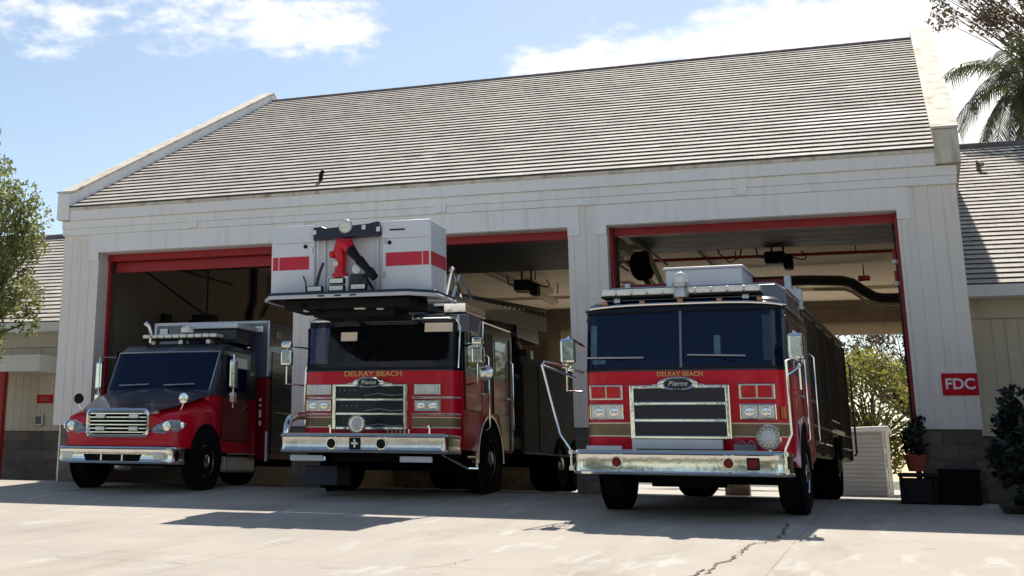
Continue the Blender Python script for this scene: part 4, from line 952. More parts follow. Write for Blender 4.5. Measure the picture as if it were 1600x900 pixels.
    # ladder boom: two side trusses and rungs, rising slightly to the rear
    B = MB()
    def bz(v): return 2.78 + (v - .6) * .045
    for s in (-.52, .52):
        for dz in (0, .52):
            B.tube([(s + .0, .25, bz(.25) + dz * .6), (s, 9.8, bz(9.8) + dz)], .045, 6)
        for k in range(24):
            v = .9 + k * .37; dz = .52 * (.6 + .4 * (v - .75) / 9); B.tube([(s, v, bz(v)), (s, v + .185, bz(v) + dz)], .02, 5); B.tube([(s, v + .185, bz(v) + dz), (s, v + .37, bz(v + .37))], .02, 5)
        B.box(s - .03, s + .03, 1.0, 9.8, 0, .14, M=Matrix.Shear('XZ', 4, (0, 0)) @ Matrix.Translation((0, 0, 2.76)) @ Matrix(((1, 0, 0, 0), (0, 1, 0, 0), (0, .045, 1, 0), (0, 0, 0, 1))))
    boom = B.build('ladder_boom', LEAD, T)
    m = MB()
    for k in range(24): v = 1.0 + k * .37; m.tube([(-.5, v, bz(v) + .05), (.5, v, bz(v) + .05)], .02, 6)
    m.build('rung', ALU, boom)
    m = MB(); m.box(.56, .64, 2.4, 9.4, 0, .30, M=Matrix.Translation((0, 0, 2.80)) @ Matrix(((1, 0, 0, 0), (0, 1, 0, 0), (0, .045, 1, 0), (0, 0, 0, 1)))); m.build('side_plate', BLUG, boom)
    # ------------ basket
    fu, bu = -1.37, 1.20; vb0, vb1 = -.36, .40; z0, z1 = 2.90, 3.93
    m = MB(); t = .04
    m.box(fu, -.66, vb0, vb0 + t, z0, z1); m.box(.44, bu, vb0, vb0 + t, z0, z1)
    m.box(fu, fu + t, vb0 + t + .001, vb1, z0, z1); m.box(bu - t, bu, vb0 + t + .001, vb1, z0, z1 - .03)
    m.box(fu + t, bu - t, vb1 - t, vb1, z0, z1 - .05)
    m.box(-.655, .435, vb0 + .12, vb0 + .16, z0, z1 - .02)
    m.box(-.68, -.655, vb0, vb0 + .12, z0, z1); m.box(.435, .46, vb0, vb0 + .12, z0, z1)
    bk = m.build('basket', OFFW, T, bevel=.008)
    for x in (-.52, .33): MB().tube([(x, vb0 + .1, z0), (x, vb0 + .1, z1 - .05)], .022, 8).build('bay_post', OFFW, bk, smooth=True)
    MB().tube([(fu + .02, vb0 + .02, z0), (fu + .02, vb0 + .02, z1), (-.67, vb0 + .02, z1)], .022, 8).build('basket_rail', OFFW, bk, smooth=True)
    m = MB(); m.tube([(bu - .02, vb0 + .02, z0), (bu - .02, vb0 + .02, z1 + .005)], .024, 8)
    m.tube([(.45, vb0 + .02, z1), (bu - .02, vb0 + .02, z1), (bu - .02, vb1 - .02, z1 - .02)], .02, 8)
    m.build('basket_rail', OFFW, bk, smooth=True)
    zs = (3.27, 3.47)
    for a, b in ((fu + .03, -.74), (.50, bu - .03)):
        m = MB(); m.box(a, b, vb0 - .006, vb0 - .001, *zs); m.build('red_stripe', REFR, bk)
    for x0_, s in ((bu, 1), (fu, -1)):
        m = MB(); m.box(min(x0_ + s * .001, x0_ + s * .006), max(x0_ + s * .001, x0_ + s * .006), vb0 + .0, vb1 - .04, *zs); m.build('red_stripe', REFR, bk)
    m = MB(); m.box(fu + .12, fu + .135, vb0 - .009, vb0 - .0065, *zs); m.box(bu - .135, bu - .12, vb0 - .009, vb0 - .0065, *zs); m.build('stripe_joint', STRW, bk)
    m = MB()
    for x in (-.80, .56): m.lathe((x, vb0 - .001, 3.62), (0, -1, 0), [(0, .03), (.02, .03), (.03, .01)], 10)
    m.build('eye_bolt', BLK, bk)
    # floor deck with chamfered front corners and pale lip
    dk = [(fu - .06, vb1 + .1), (fu - .06, vb0 - .02), (fu + .14, vb0 - .34), (.95, vb0 - .34), (bu + .10, vb0 - .05), (bu + .10, vb1 + .1)]
    m = MB(); m.prism(dk, 'z', 2.80, 2.885); fl = m.build('basket_floor', BLUB, bk, bevel=.01)
    m = MB(); P = [Vector((x, y, 2.815)) for x, y in dk]
    m.tube([P[0], P[1], P[2], P[3], P[4], P[5]], .030, 6); m.build('deck_lip', WHT, fl)
    m = MB()
    for x in (-.38, -.12, .12): m.box(x - .05, x + .05, vb0 - .375, vb0 - .366, 2.805, 2.825)
    m.build('lip_slot', BLK, fl)
    m = MB(); m.box(-1.1, .9, vb0 - .1, vb1, 2.66, 2.798); m.box(-.7, .6, vb0 + .1, .55, 2.56, 2.66); m.tube([(-.8, -.5, 2.70), (-.5, -.2, 2.60), (-.45, .3, 2.58)], .04, 8)
    m.tube([(.2, -.45, 2.72), (.35, -.2, 2.62), (.5, .3, 2.62)], .035, 8); m.tube([(-.2, -.3, 2.68), (-.2, .5, 2.60)], .06, 8); m.build('floor_frame', BLK, fl, bevel=.01)
    for x, y in ((-.75, -.35), (.1, -.42), (.35, -.3)):
        m = MB(); m.box(x - .09, x + .09, y, y + .1, 2.64, 2.72); m.build('under_lamp', LENS, fl, bevel=.02)
    # seams, rivets and hinges on the basket skins
    m = MB()
    for a_, b_ in ((fu + .04, -.68), (.46, bu - .04)):
        for z_ in (3.02, 3.74):
            k_ = a_ + .05
            while k_ < b_: m.lathe((k_, vb0 - .0005, z_), (0, -1, 0), [(0, .008), (.004, .006)], 6); k_ += .11
    rv = m.build('rivets', ALU, bk); rv['kind'] = 'stuff'
    for a_, b_ in ((fu + .05, -.70), (.48, bu - .05)): bx('panel_seam', LEAD, bk, a_, b_, vb0 - .002, vb0 + .001, 3.68, 3.685)
    for z_ in (3.1, 3.6): bx('hinge', ALU, bk, .462, .50, vb0 - .02, vb0 - .001, z_, z_ + .09, bevel=.004)
    bx('latch', CHR2, bk, -.72, -.685, vb0 - .02, vb0 - .001, 3.52, 3.60, bevel=.004)
    bx('hand_hold', BLK, bk, .56, .80, vb0 - .018, vb0 - .001, 3.80, 3.82, bevel=.004)
    # lamp cluster on top of the nozzle bay
    m = MB(); m.prism([(-.66, 3.70), (-.66, 3.90), (-.52, 3.91), (-.45, 3.88), (.24, 3.92), (.40, 3.95), (.42, 3.74), (.36, 3.72)], 'y', vb0 - .06, vb0 + .06); lb = m.build('lamp_cluster', BLUB, bk, bevel=.02)
    m = MB(); m.lathe((-.12, vb0 - .06, 3.885), (0, -1, 0), [(-.06, .05), (-.03, .10), (.02, .115), (.035, .105), (.03, .09)], 20); sp = m.build('spotlight', ALU, lb, smooth=True)
    m = MB(); m.lathe((-.12, vb0 - .09, 3.885), (0, -1, 0), [(0, .092), (.012, .07), (.018, .001)], 20); m.build('lens', LENS, sp, smooth=True)
    for x, z in ((-.63, 3.82), (.17, 3.86), (.40, 3.82)):
        m = MB(); m.box(x - .03, x + .03, vb0 - .08, vb0 - .06, z - .035, z + .035); m.build('lamp', OFFW, lb, bevel=.008)
    # monitor (water cannon)
    m = MB(); m.tube([(-.22, vb0 - .02, 3.06), (-.22, vb0 - .02, 3.22), (-.20, vb0 - .03, 3.40), (-.22, vb0 - .05, 3.52), (-.17, vb0 - .09, 3.62), (-.06, vb0 - .13, 3.60), (.0, vb0 - .15, 3.50)], [.10, .085, .085, .105, .11, .10, .085], 14)
    m.lathe((-.30, vb0 - .05, 3.47), (-1, 0, 0), [(0, .06), (.07, .05), (.08, .001)], 12); m.lathe((-.22, vb0 - .02, 3.12), (0, 0, 1), [(0, .12), (.06, .12)], 16); mo = m.build('water_cannon', RED, bk, smooth=True)
    m = MB(); m.tube([(-.01, vb0 - .15, 3.52), (.12, vb0 - .18, 3.38), (.16, vb0 - .2, 3.34), (.30, vb0 - .23, 3.20), (.33, vb0 - .235, 3.17), (.42, vb0 - .25, 3.07)], [.085, .06, .075, .055, .075, .06], 14); m.build('nozzle', BLK, mo, smooth=True)
    m = MB(); m.lathe((.08, vb0 - .10, 3.23), (0, -1, 0), [(0, .07), (.03, .07), (.035, .06)], 18); m.build('gauge', OFFW, mo, smooth=True)
    m = MB(); m.lathe((-.25, vb0 - .13, 3.32), (0, -1, 0), [(0, .05), (.02, .045), (.025, .001)], 12); m.build('cap', STRW, mo, smooth=True)
    m = MB(); m.box(-.40, -.06, vb0 - .10, vb0 + .06, 2.89, 3.14); m.build('cannon_base', OFFW, bk, bevel=.02)
    for x, z in ((-.23, 3.06), (-.23, 2.95), (-.58, 2.95), (.12, 2.96)):
        m = MB(); m.box(x - .13, x + .13, vb0 - .16, vb0 - .10, z - .045, z + .045); h_ = m.build('flood_lamp', BLK, bk, bevel=.012)
        m = MB(); m.box(x - .11, x + .11, vb0 - .168, vb0 - .16, z - .034, z + .034); m.build('lens', LENS, h_, bevel=.006)
    m = MB(); m.tube([(-.60, vb0 - .1, 2.9), (-.52, vb0 - .1, 3.2), (-.48, vb0 - .06, 3.35)], .022, 6); m.build('lamp_bracket', BLUB, bk); m = MB(); m.tube([(-.74, vb0 - .08, 2.9), (-.76, vb0 - .08, 3.08), (-.80, vb0 - .08, 3.16)], .012, 6); m.tube([(.1, vb0 - .1, 3.0), (.2, vb0 - .1, 3.14), (.34, vb0 - .1, 2.92)], .022, 6)
    m.build('lamp_bracket', BLUB, bk); m = MB(); m.box(-.02, .22, vb0 - .1, vb0 + .0, 3.0, 3.16); m.build('lamp_bracket', BLUB, bk)
    # basket cradle gear at its right rear
    m = MB(); m.tube([(1.22, .3, 2.88), (1.30, .35, 3.30), (1.38, .6, 2.88)], .026, 6); m.tube([(1.26, .5, 2.88), (1.34, .6, 3.22), (1.46, .9, 2.88)], .022, 6); m.lathe((1.30, .34, 3.28), (0, -1, 0), [(0, .05), (.03, .04), (.04, .001)], 12); m.build('cradle_strut', CHR, bk, smooth=True)
    bk.location = (.15, -.35, -.05)
tower()

# ---------------------------------------------------------------- rescue truck (left bay)
def rescue():
    T = thing('rescue_truck', 'smaller red and dark rescue truck with a sloping silver bonnet, in the left bay', 'rescue truck', (-12.11, -2.35, gz(-2.35)), rad(0.0), 'fire trucks nosing out of the bays', local=True)
    # fenders and bonnet: cross sections from nose to cowl
    def sec(v, wt, wb, zt, zs, zb):   # half widths and heights: crown, shoulder, base
        P = [(-wb, zb), (-wb, zs - .10), (-wb + .05, zs), (-wt, zt - .05), (-wt * .6, zt), (0, zt + .015), (wt * .6, zt), (wt, zt - .05), (wb - .05, zs), (wb, zs - .10), (wb, zb)]
        return [(u, v, z) for u, z in P]
    m = MB(); m.ring([sec(.10, .60, .98, 1.16, .96, .62), sec(.22, .66, 1.10, 1.22, 1.10, .60), (sec(.6, .72, 1.16, 1.36, 1.20, .58)), sec(1.0, .80, 1.17, 1.50, 1.28, .58), sec(1.32, .88, 1.15, 1.58, 1.36, .58)])
    fd = m.build('front_fenders', RED, T, smooth=True)
    def hs(v, w_, z, s): return [(-w_, v, z - s), (-w_ * .8, v, z - .02), (-w_ * .45, v, z), (-w_ * .2, v, z + .035), (w_ * .2, v, z + .035), (w_ * .45, v, z), (w_ * .8, v, z - .02), (w_, v, z - s), (w_ * .9, v + .01, z - s - .03), (-w_ * .9, v + .01, z - s - .03)]
    m = MB(); m.ring([hs(.04, .68, 1.205, .03), hs(.3, .84, 1.29, .05), hs(.7, .97, 1.42, .07), hs(1.05, 1.06, 1.54, .08), hs(1.36, 1.12, 1.61, .09)]); m.build('bonnet', HOOD, T, smooth=True)
    # grille
    m = MB(); n = 24
    def rr(w_, h_, v, k=.09): 
        out = []
        for cx_, cz_, a0 in ((w_ - k, h_ - k, 0), (-w_ + k, h_ - k, 90), (-w_ + k, -h_ + k, 180), (w_ - k, -h_ + k, 270)):
            for q in range(5): a = rad(a0 + q * 22.5); out.append((cx_ + k * math.cos(a), v, .985 + cz_ + k * math.sin(a)))
        return out
    m.ring([rr(.60, .235, .10), rr(.60, .235, .01), rr(.57, .205, -.005), rr(.545, .18, .03)], caps=False); g = m.build('grille', CHR, T, smooth=True)
    m = MB(); m.box(-.55, .55, .07, .09, .80, 1.17); m.build('grille_backing', IRON, g)
    m = MB()
    for k in range(6): z = .835 + k * .06; m.box(-.545, .545, .02, .06, z - .013, z + .013)
    m.build('grille_bar', CHR, g, bevel=.006)
    for u in (-.32, .32):
        for z in (.89, 1.09): m = MB(); m.box(u - .085, u + .085, -.02, .02, z - .033, z + .033); m.build('warning_light', LENS, g, bevel=.012)
    # headlights
    for s in (-1, 1):
        m = MB(); P = [(-.26, -.045), (-.20, -.10), (.0, -.11), (.20, -.09), (.30, -.02), (.30, .06), (.22, .105), (.02, .10), (-.16, .04)]
        def hl(k, d): return [(s * (.86 + p[0] * k), .10 + d + .30 * max(0, (.86 + p[0] * k) - .80), .93 + p[1] * k) for p in P]
        m.ring([hl(1, .06), hl(1, -.02), hl(.86, -.035), hl(.84, -.02)]); o = m.build('headlight', CHR, T, smooth=True)
        m = MB(); m.ring([hl(.84, -.018), hl(.80, -.04), hl(.5, -.055)]); lo = m.build('lens', LENSD, o, smooth=True)
        for du in (.06,): 
            m = MB(); m.lathe((s * (.86 + du), .05, .935), (0, -1, 0), [(-.02, .07), (.0, .075), (.002, .04), (.012, .001)], 18); m.build('bulb', CHR, lo, smooth=True)
        m = MB(); m.tube([(s * .93, .45, 1.16), (s * 1.02, .40, 1.30), (s * 1.03, .40, 1.36)], .012, 6); fm = m.build('fender_mirror', CHR, T, smooth=True)
        m = MB(); m.lathe((s * 1.03, .40, 1.40), (0, -1, .0), [(-.07, .02), (-.05, .07), (0, .09), (.02, .085), (.03, .001)], 16); m.build('mirror_head', BLK if s < 0 else CHR, fm, smooth=True)
        m = MB(); m.box(s * .62 - .07, s * .62 + .07, .10, .20, 1.135, 1.20); m.build('corner_lamp', LENSA if s < 0 else LENS, T, bevel=.015)
    # bumper with openings
    bp = bumper(T, 1.14, -.10, .33, .60, .4, .22)
    m = MB(); m.prism([(-.50, .37), (-.55, .48), (.55, .48), (.50, .37)], 'y', -.106, -.06); m.build('air_intake', IRON, bp, bevel=.006)
    for u in (-.20, .20): m = MB(); m.box(u - .015, u + .015, -.112, -.1, .375, .475); m.build('intake_bar', CHR2, bp)
    for u in (-.88, .88): 
        m = MB(); m.box(u - .11, u + .11, -.10, -.04, .39, .51); fb = m.build('fog_light', CHR2, bp, bevel=.012)
        m = MB(); m.box(u - .08, u + .08, -.11, -.10, .41, .49); m.build('lens', LENS, fb, bevel=.008)
    # cab
    hw = 1.08; r = .18; bow = .05
    vf = lambda z: 1.20 + max(0, (z - 1.52)) * .52
    F = lambda u, z: surf(u, z, hw, vf, bow, r)
    m = MB(); hull(m, hw, vf, 3.05, [.55, 1.0, 1.50], bow, r); cab = m.build('cab', RED, T, smooth=True)
    m = MB(); hull(m, hw, vf, 3.05, [1.501, 1.59, 1.9, 2.26, 2.30, 2.38, 2.43, 2.45], bow, r, [0, .0, 0, 0, .02, .05, .12, .3], hole=(1.59, 2.26, 1.03)); ct = m.build('cab_roof', HOOD, cab, smooth=True)
    cab_interior(ct, 1.08, 1.45, 1.502, 2.4, 2.9)
    m = MB(); face_panel(m, -1.035, 1.035, 1.585, 2.265, hw, vf, bow, r, .004, 4); m.build('windscreen', GLW, cab, smooth=True)
    m = MB(); face_trim(m, [(-1.02, 1.58), (-1.02, 2.27)], hw, vf, bow, r, .012, .01); face_trim(m, [(u, 2.27) for u in usamp(hw, r, -1.02, 1.02)], hw, vf, bow, r, .012, .01); face_trim(m, [(1.02, 1.58), (1.02, 2.27)], hw, vf, bow, r, .014, .012); m.build('windscreen_seal', ALU, cab)
    wiper(cab, -.45, F(-.45, 1.68) - .02, 1.68, .6, .03, -.2); wiper(cab, .45, F(.45, 1.68) - .02, 1.68, .6, .03, .7)
    for s in (-1, 1):
        X = s * (hw + .004)
        m = MB(); m.box(min(X, X + s * .012), max(X, X + s * .012), 1.65, 2.75, .75, 2.3); d = m.build('door', HOOD if False else BLUB, cab, bevel=.006)
        m = MB(); m.box(min(X + s * .013, X + s * .018), max(X + s * .013, X + s * .018), 1.67, 2.73, .77, 1.48); m.build('lower_skin', RED2, d)
        m = MB(); m.box(min(X + s * .013, X + s * .018), max(X + s * .013, X + s * .018), 1.8, 2.6, 1.62, 2.2); m.build('side_window', GLS, d)
        m = MB(); m.box(min(X + s * .02, X + s * .05), max(X + s * .02, X + s * .05), 2.45, 2.65, 1.30, 1.35); m.build('handle', CHR, d, bevel=.008)
        u = s * 1.36
        mirror_unit(T, u, 1.55, 1.62, 2.12, s, [(s * 1.1, 1.75, 2.2), (u, 1.55, 2.2), (u, 1.55, 1.30), (s * 1.1, 1.7, 1.28)], .13)
        mirror_unit(T, u, 1.55, 1.36, 1.56, s, [(u, 1.55, 1.4), (u, 1.55, 1.5)], .13)
        wheel(T, s * 1.05, 1.0, .40, .47, .28, s); wheel(T, s * .95, 6.4, .44, .48, .5, s)
        pr = [(math.cos(a), math.sin(a)) for a in [math.pi * k / 16 for k in range(17)]]
        m = MB(); m.lathe((s * 1.165, 1.0, .45), (s, 0, 0), [(0, .56), (.008, .56), (.009, .001)], 32); m.build('arch_liner', IRON, T)
        m = MB(); m.box(min(s * .75, s * 1.12), max(s * .75, s * 1.12), 1.8, 3.0, .22, .50); st = m.build('fuel_tank', ALU, T, bevel=.05, seg=3)
        m = MB(); m.box(min(s * .9, s * 1.16), max(s * .9, s * 1.16), 1.8, 2.9, .52, .55); m.build('step', CHR2, st)
    m = MB(); m.box(-.45, .45, .2, 8.5, .34, .62); m.box(-.85, .85, .9, 1.1, .3, .5); m.box(-1.0, 1.0, 1.35, 3.0, .5, .6); m.build('chassis', IRON, T)
    # roof gear
    light_bar(T, -.60, .92, 1.85, 2.50, 2.60, 10, LENS)
    m = MB(); m.tube([(-.42, 1.70, 2.45), (-.40, 1.68, 2.62), (-.44, 1.68, 2.74), (-.52, 1.68, 2.80)], [.03, .03, .035, .05], 10); m.build('air_horn', CHR, T, smooth=True)
    m = MB(); m.lathe((.3, 1.75, 2.62), (0, 0, 1), [(0, .12), (.08, .12), (.11, .09), (.12, .001)], 16); m.build('beacon', LENS, T, smooth=True)
    m = MB(); m.box(.0, 1.0, 2.35, 3.1, 2.47, 2.74); ac = m.build('roof_unit', BLUB, T, bevel=.02); m = MB(); m.box(-.04, 1.03, 2.30, 3.15, 2.745, 2.84); m.build('lid', OFFW, ac, bevel=.02)
    # box body
    m = MB(); m.box(-1.25, 1.22, 3.25, 8.4, .45, 1.92); bd = m.build('body', RED2, T, bevel=.02)  # red body with its deep shade put into the colour
    m = MB(); m.box(-1.22, 1.22, 3.25, 8.4, 1.922, 2.96); up = m.build('upper_body', BLUG, bd, bevel=.02)
    m = MB(); m.box(-1.235, -1.18, 3.235, 3.26, .5, 2.97); m.box(1.195, 1.235, 3.235, 3.26, 1.95, 2.97); m.box(-1.18, 1.18, 3.235, 3.26, 2.92, 2.97); m.box(1.19, 1.235, 3.235, 3.26, .42, .95); m.build('corner_trim', OFFW, bd, bevel=.006)
    for u in (-1.02, 1.02):
        m = MB(); m.box(u - .09, u + .09, 3.21, 3.245, 2.74, 2.87); wl = m.build('warning_light', CHR2, bd, bevel=.012); m = MB(); m.box(u - .07, u + .07, 3.20, 3.21, 2.76, 2.85); m.build('lens', LENS, wl, bevel=.01)
    m = MB(); m.lathe((.72, 3.2, 2.50), (0, -1, 0), [(-.05, .1), (0, .15), (.03, .15), (.06, .10), (.07, .001)], 18); m.build('horn_cover', CHR, bd, smooth=True)
    for z_, h_ in ((1.52, .05), (1.42, .05), (1.27, .14), (1.10, .09)): bx('decal', SIGNW, bd, 1.05, 1.10, 3.240, 3.249, z_ - h_ / 2, z_ + h_ / 2, bevel=.004)
    for v0 in (3.4, 4.6, 5.8, 7.2):
        m = MB(); z = .55
        while z < 2.4: m.box(1.221, 1.235, v0, v0 + 1.05, z, z + .052); z += .06
        sh = m.build('shutter', BLUB, bd)
        m = MB(); m.tube([(1.25, v0 + .1, 1.3), (1.25, v0 + .95, 1.3)], .014, 6); m.build('handle', CHR, sh)
    for v in (3.6, 4.6, 5.6):
        m = MB(); m.box(1.221, 1.24, v, v + .2, 2.66, 2.80); m.build('side_lamp', LENS, bd, bevel=.01)
rescue()
# ================================================================ PLANTS
import numpy as np
def leaves(name, m_, parent, clumps, n, size, aspect=2.2, seed=1, droop=0, off=None, flat=.0):
    rng = np.random.default_rng(seed); off_ = OFF[parent.name] if parent is not None else Vector(off)
    cl = np.array([c[:3] for c in clumps]); rr = np.array([c[3:6] if len(c) >= 6 else (c[3],) * 3 for c in clumps]); wts = np.prod(rr, 1) ** (2 / 3.); wts /= wts.sum()
    idx = rng.choice(len(clumps), n, p=wts)
    d = rng.normal(size=(n, 3)); d /= np.linalg.norm(d, axis=1)[:, None]
    rad_ = rng.uniform(.25, 1, n) ** .6
    P = cl[idx] + d * rr[idx] * rad_[:, None]
    a = rng.normal(size=(n, 3)); a[:, 2] -= droop; a /= np.linalg.norm(a, axis=1)[:, None]
    b = np.cross(a, rng.normal(size=(n, 3))); b /= np.linalg.norm(b, axis=1)[:, None]
    s = size * rng.uniform(.6, 1.4, n)[:, None]; a = a * s; b = b * s / aspect
    nrm = np.cross(a, b); nrm /= np.linalg.norm(nrm, axis=1)[:, None]
    V = np.stack([P - a * .5, P - a * .05 + b * .5 + nrm * s * .06, P + a * .5, P - a * .05 - b * .5 + nrm * s * .06], 1).reshape(-1, 3) - np.array(off_)
    me = bpy.data.meshes.new(name); me.vertices.add(4 * n); me.vertices.foreach_set('co', V.ravel().astype(np.float32))
    me.loops.add(4 * n); me.loops.foreach_set('vertex_index', np.arange(4 * n, dtype=np.int32)); me.polygons.add(n)
    me.polygons.foreach_set('loop_start', np.arange(0, 4 * n, 4, dtype=np.int32)); me.polygons.foreach_set('loop_total', np.full(n, 4, np.int32))
    me.update(calc_edges=True); me.materials.append(m_)
    o = bpy.data.objects.new(name, me); COL.objects.link(o)
    if parent is not None: o.parent = parent; OFF[o.name] = off_
    else: o.location = off_
    return o
def tree(name, label, cat, base, h, cc, n, size, m_, seed, trunk_r=.16, group=None, nb=40, rc=.5, ext=(1.5, 1.5, 1.5), sparse=.0, aspect=2.2, droop=0):
    # trunk, forking limbs, and clumps at limb ends
    rnd = random.Random(seed); T = thing(name, label, cat, base, group=group)
    bx_, by_, bz_ = base; cx_, cy_, cz_ = cc
    m = MB(); fork = Vector((bx_ + (cx_ - bx_) * .35, by_ + (cy_ - by_) * .35, bz_ + (cz_ - bz_) * .55))
    m.tube([(bx_, by_, bz_ - .1), ((bx_ * 2 + fork.x) / 3 + .05, by_, bz_ + (fork.z - bz_) * .45), fork], [trunk_r * 1.25, trunk_r, trunk_r * .8], 10)
    cl = []
    for k in range(nb):
        d = Vector((rnd.gauss(0, 1), rnd.gauss(0, 1), rnd.gauss(0, 1))).normalized() * rnd.uniform(.35, 1) ** .5
        p = Vector((cx_ + d.x * ext[0], cy_ + d.y * ext[1], cz_ + d.z * ext[2])); q = fork.lerp(p, .5) + Vector((rnd.gauss(0, .1), rnd.gauss(0, .1), .1)) * ext[0]
        m.tube([fork, q, p], [trunk_r * .4, trunk_r * .2, trunk_r * .06], 5, caps=False); cl.append((*p, rc * rnd.uniform(.6, 1.3)))
    m.build('trunk', BARK, T, smooth=True)
    leaves('crown', m_, T, cl, n, size, aspect, seed, droop)
    return T
tree('olive_tree', 'pale green tree at the left edge in front of the tan wing', 'tree', (-17.9, .9, 0), 5, (-17.85, .7, 4.2), 17000, .11, LEAF1, 3, nb=150, rc=.32, ext=(1.6, 1.3, 3.0), aspect=2.0)
# background plants seen through the right bay
tree('hedge_tree', 'yellow green sunlit tree behind the grey enclosure', 'tree', (-1.6, 30, -.2), 6, (-1.4, 30, 2.7), 9000, .17, LEAF3, 5, nb=60, rc=.55, ext=(2.6, 1.6, 1.9), trunk_r=.12)
tree('hedge_tree', 'thin twiggy tree with sky showing through, above the grey enclosure', 'tree', (.3, 33, -.2), 7, (-.6, 33, 4.4), 4200, .16, LEAF5, 6, nb=70, rc=.5, ext=(3.0, 1.6, 1.7), trunk_r=.14)
for x, y, z, s, lab in ((-8, 38, 3.2, 8, 'green tree behind the middle bay'), (-16, 40, 3.2, 9, 'green tree behind the left bay'), (5, 40, 3.0, 12, 'green tree beyond the rear yard on the right')):
    tree('yard_tree', lab, 'tree', (x, y, -.2), 6, (x, y, z), 3500, .35, LEAF3, s, nb=40, rc=1.0, ext=(3.4, 2, 2.6))
# palm beyond the right wing
def palm(base, top, nf, seed, lab, name='palm_tree'):
    rnd = random.Random(seed); T = thing(name, lab, 'palm tree', base); m = MB(); b = Vector(base); t = Vector(top)
    m.tube([b, b.lerp(t, .5) + Vector((.15, 0, 0)), t], [.22, .17, .15], 10); m.build('trunk', BARK, T, smooth=True)
    V = []; 
    for k in range(nf):
        az = rnd.uniform(0, 2 * math.pi); el = rnd.uniform(-.9, 1.2); L_ = rnd.uniform(1.7, 2.6)
        d = Vector((math.cos(az) * math.cos(el), math.sin(az) * math.cos(el), math.sin(el))); p = t.copy(); pts = [p.copy()]
        for i in range(12):
            p = p + d * L_ / 12; d = (d + Vector((0, 0, -.16))).normalized(); pts.append(p.copy())
        for i in range(12):
            a, c = pts[i], pts[i + 1]; dd = (c - a).normalized(); sd = dd.cross(Vector((0, 0, 1)))
            sd = sd.normalized() if sd.length > .05 else Vector((1, 0, 0)); w_ = .012
            V.append((a + sd * w_, a - sd * w_, c - sd * w_, c + sd * w_))
            if i < 2: continue
            for s in (-1, 1):
                for j in range(3):
                    q = a.lerp(c, j / 3); ll = (.62 - .03 * abs(i - 6)) * rnd.uniform(.7, 1.1); e = q + (sd * s * .65 + dd * .45 + Vector((0, 0, -.55 - .3 * rnd.random()))).normalized() * ll
                    mid = q.lerp(e, .5) + Vector((0, 0, .05)); h = dd * .02
                    V.append((q - h, q + h, mid + h * 1.1, mid - h * 1.1)); V.append((mid - h * 1.1, mid + h * 1.1, e + h * .1, e - h * .1))
    off = OFF[T.name]; me = bpy.data.meshes.new('fronds'); vs = [v - off for f in V for v in f]
    me.from_pydata([tuple(v) for v in vs], [], [(4 * i, 4 * i + 1, 4 * i + 2, 4 * i + 3) for i in range(len(V))]); me.materials.append(LEAF4)
    o = bpy.data.objects.new('fronds', me); COL.objects.link(o); o.parent = T
palm((3.4, 14, 0), (3.15, 14, 9.75), 30, 4, 'tall palm with drooping fronds beyond the right wing roof')
tree('broadleaf_tree', 'dense dark green tree beside the palm at the right edge', 'tree', (3.6, 15.5, 0), 10, (4.15, 15.5, 9.9), 7500, .13, LEAF4, 21, nb=60, rc=.42, ext=(1.35, 1.2, 2.1))
tree('overhanging_tree', 'thin brownish branches hanging into the top right corner', 'tree', (9.5, 25, 0), 17, (5.0, 25, 16.6), 15000, .15, LEAF5, 23, nb=150, rc=.42, ext=(4.9, 2.5, 2.6), trunk_r=.13)
# trees out of frame: one added to shade the right pillar, the others stand across the street
tree('shade_tree', 'broad dark shade tree added out of frame to the right of the apron', 'tree', (7.5, -5.5, -.3), 9, (6.9, -5.0, 4.6), 9000, .32, LEAF4, 31, nb=90, rc=.8, ext=(3.4, 4.2, 3.4), trunk_r=.25)
for i, (x, s) in enumerate(((-34, 41), (-20, 42), (-7, 43), (6, 44), (19, 45))):
    tree('street_tree', 'broad tree across the street, %s of the row' % ('first', 'second', 'third', 'fourth', 'fifth')[i], 'tree', (x, -52, -1.3), 10, (x, -52, 3.9), 3500, .6, LEAF4, s, nb=40, rc=1.5, ext=(6.0, 3, 3.6), trunk_r=.3, group='trees across the street')
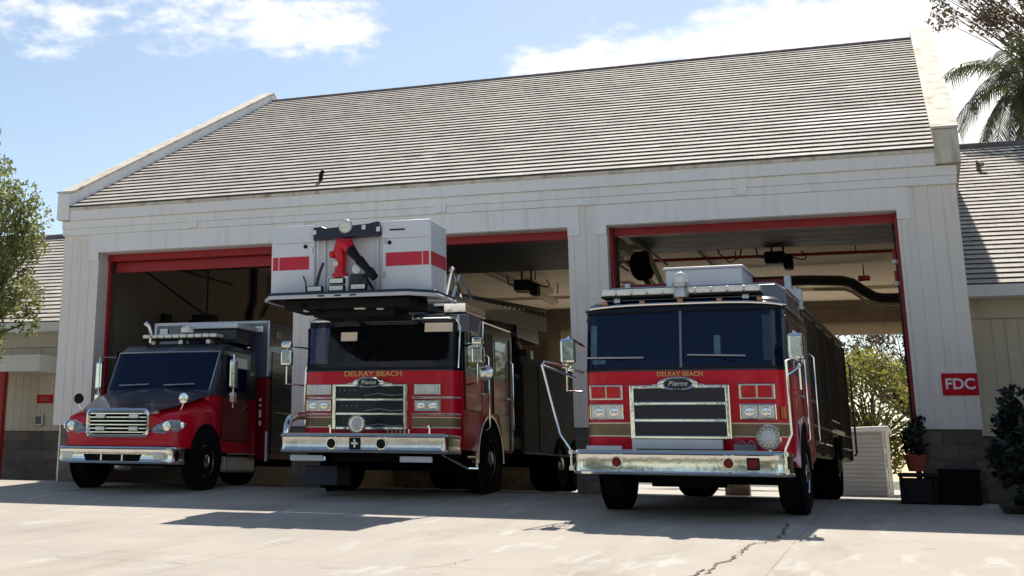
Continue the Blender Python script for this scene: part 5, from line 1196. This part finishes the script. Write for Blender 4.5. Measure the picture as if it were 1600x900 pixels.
# shrub and pots
def shrub(base, clumps, n, size, m_, seed, lab, name='shrub', group=None):
    T = thing(name, lab, 'shrub', base, group=group); rnd = random.Random(seed); m = MB(); b = Vector(base)
    for c in clumps[:14]:
        m.tube([b + Vector((rnd.uniform(-.08, .08), rnd.uniform(-.08, .08), -.02)), b.lerp(Vector(c[:3]), .5) + Vector((rnd.gauss(0, .05), rnd.gauss(0, .05), 0)), Vector(c[:3])], [.02, .014, .006], 5)
    m.build('stem', BARK, T); leaves('foliage', m_, T, clumps, n, size, 2.4, seed, .3); return T
rnd = random.Random(8)
cl = [(1.80 + rnd.uniform(-.70, 1.0), -1.6 + rnd.uniform(-.5, .9), rnd.uniform(.10, 1.38) ** 1.0, rnd.uniform(.14, .30)) for _ in range(60)]
cl += [(1.2 + rnd.uniform(0, 1.6), -2.0 + rnd.uniform(-.4, .3), rnd.uniform(.0, .4), rnd.uniform(.12, .22)) for _ in range(22)]
cl += [(1.5, -1.7, 1.0, .16), (1.45, -1.8, 1.15, .12), (1.4, -1.8, .3, .2), (1.3, -1.9, .1, .16)]
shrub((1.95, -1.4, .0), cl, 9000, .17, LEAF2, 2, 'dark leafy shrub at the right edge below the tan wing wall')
T_ = thing('potted_plant', 'small plant in a terracotta pot on a black stand beside the right pillar', 'potted plant', (.02, -.35, -.02))
m = MB(); m.lathe((.0, -.35, .42), (0, 0, 1), [(0, .11), (.18, .15), (.20, .165), (.23, .165), (.23, .14), (.19, .13)], 18); m.build('pot', POTR, T_, smooth=True)
m = MB(); m.box(-.26, .26, -.6, -.1, .34, .40); 
for x in (-.22, .22):
    for y in (-.56, -.14): m.tube([(x, y, -.03), (x, y, .34)], .03, 6)
m.box(-.24, .24, -.5, -.12, -.02, .33); m.build('stand', BLK, T_, bevel=.02)
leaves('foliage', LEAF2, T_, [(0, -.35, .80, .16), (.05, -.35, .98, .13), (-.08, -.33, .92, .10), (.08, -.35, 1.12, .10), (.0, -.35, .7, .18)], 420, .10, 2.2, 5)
m = MB()
for e in ((.05, .98), (-.08, .92), (.08, 1.1)): m.tube([(0, -.35, .62), (e[0] * .5, -.35, .8), (e[0], -.35, e[1])], .008, 5)
m.build('stem', BARK, T_)
T_ = thing('storage_crate', 'low black lidded crate standing against the block foot of the right pillar', 'crate', (.52, -.3, 0))
m = MB(); m.box(.28, .80, -.48, -.06, -.02, .42); m.build('crate_body', IRON, T_, bevel=.02); m = MB(); m.box(.26, .82, -.5, -.04, .421, .46); m.build('lid', IRON, T_, bevel=.015)
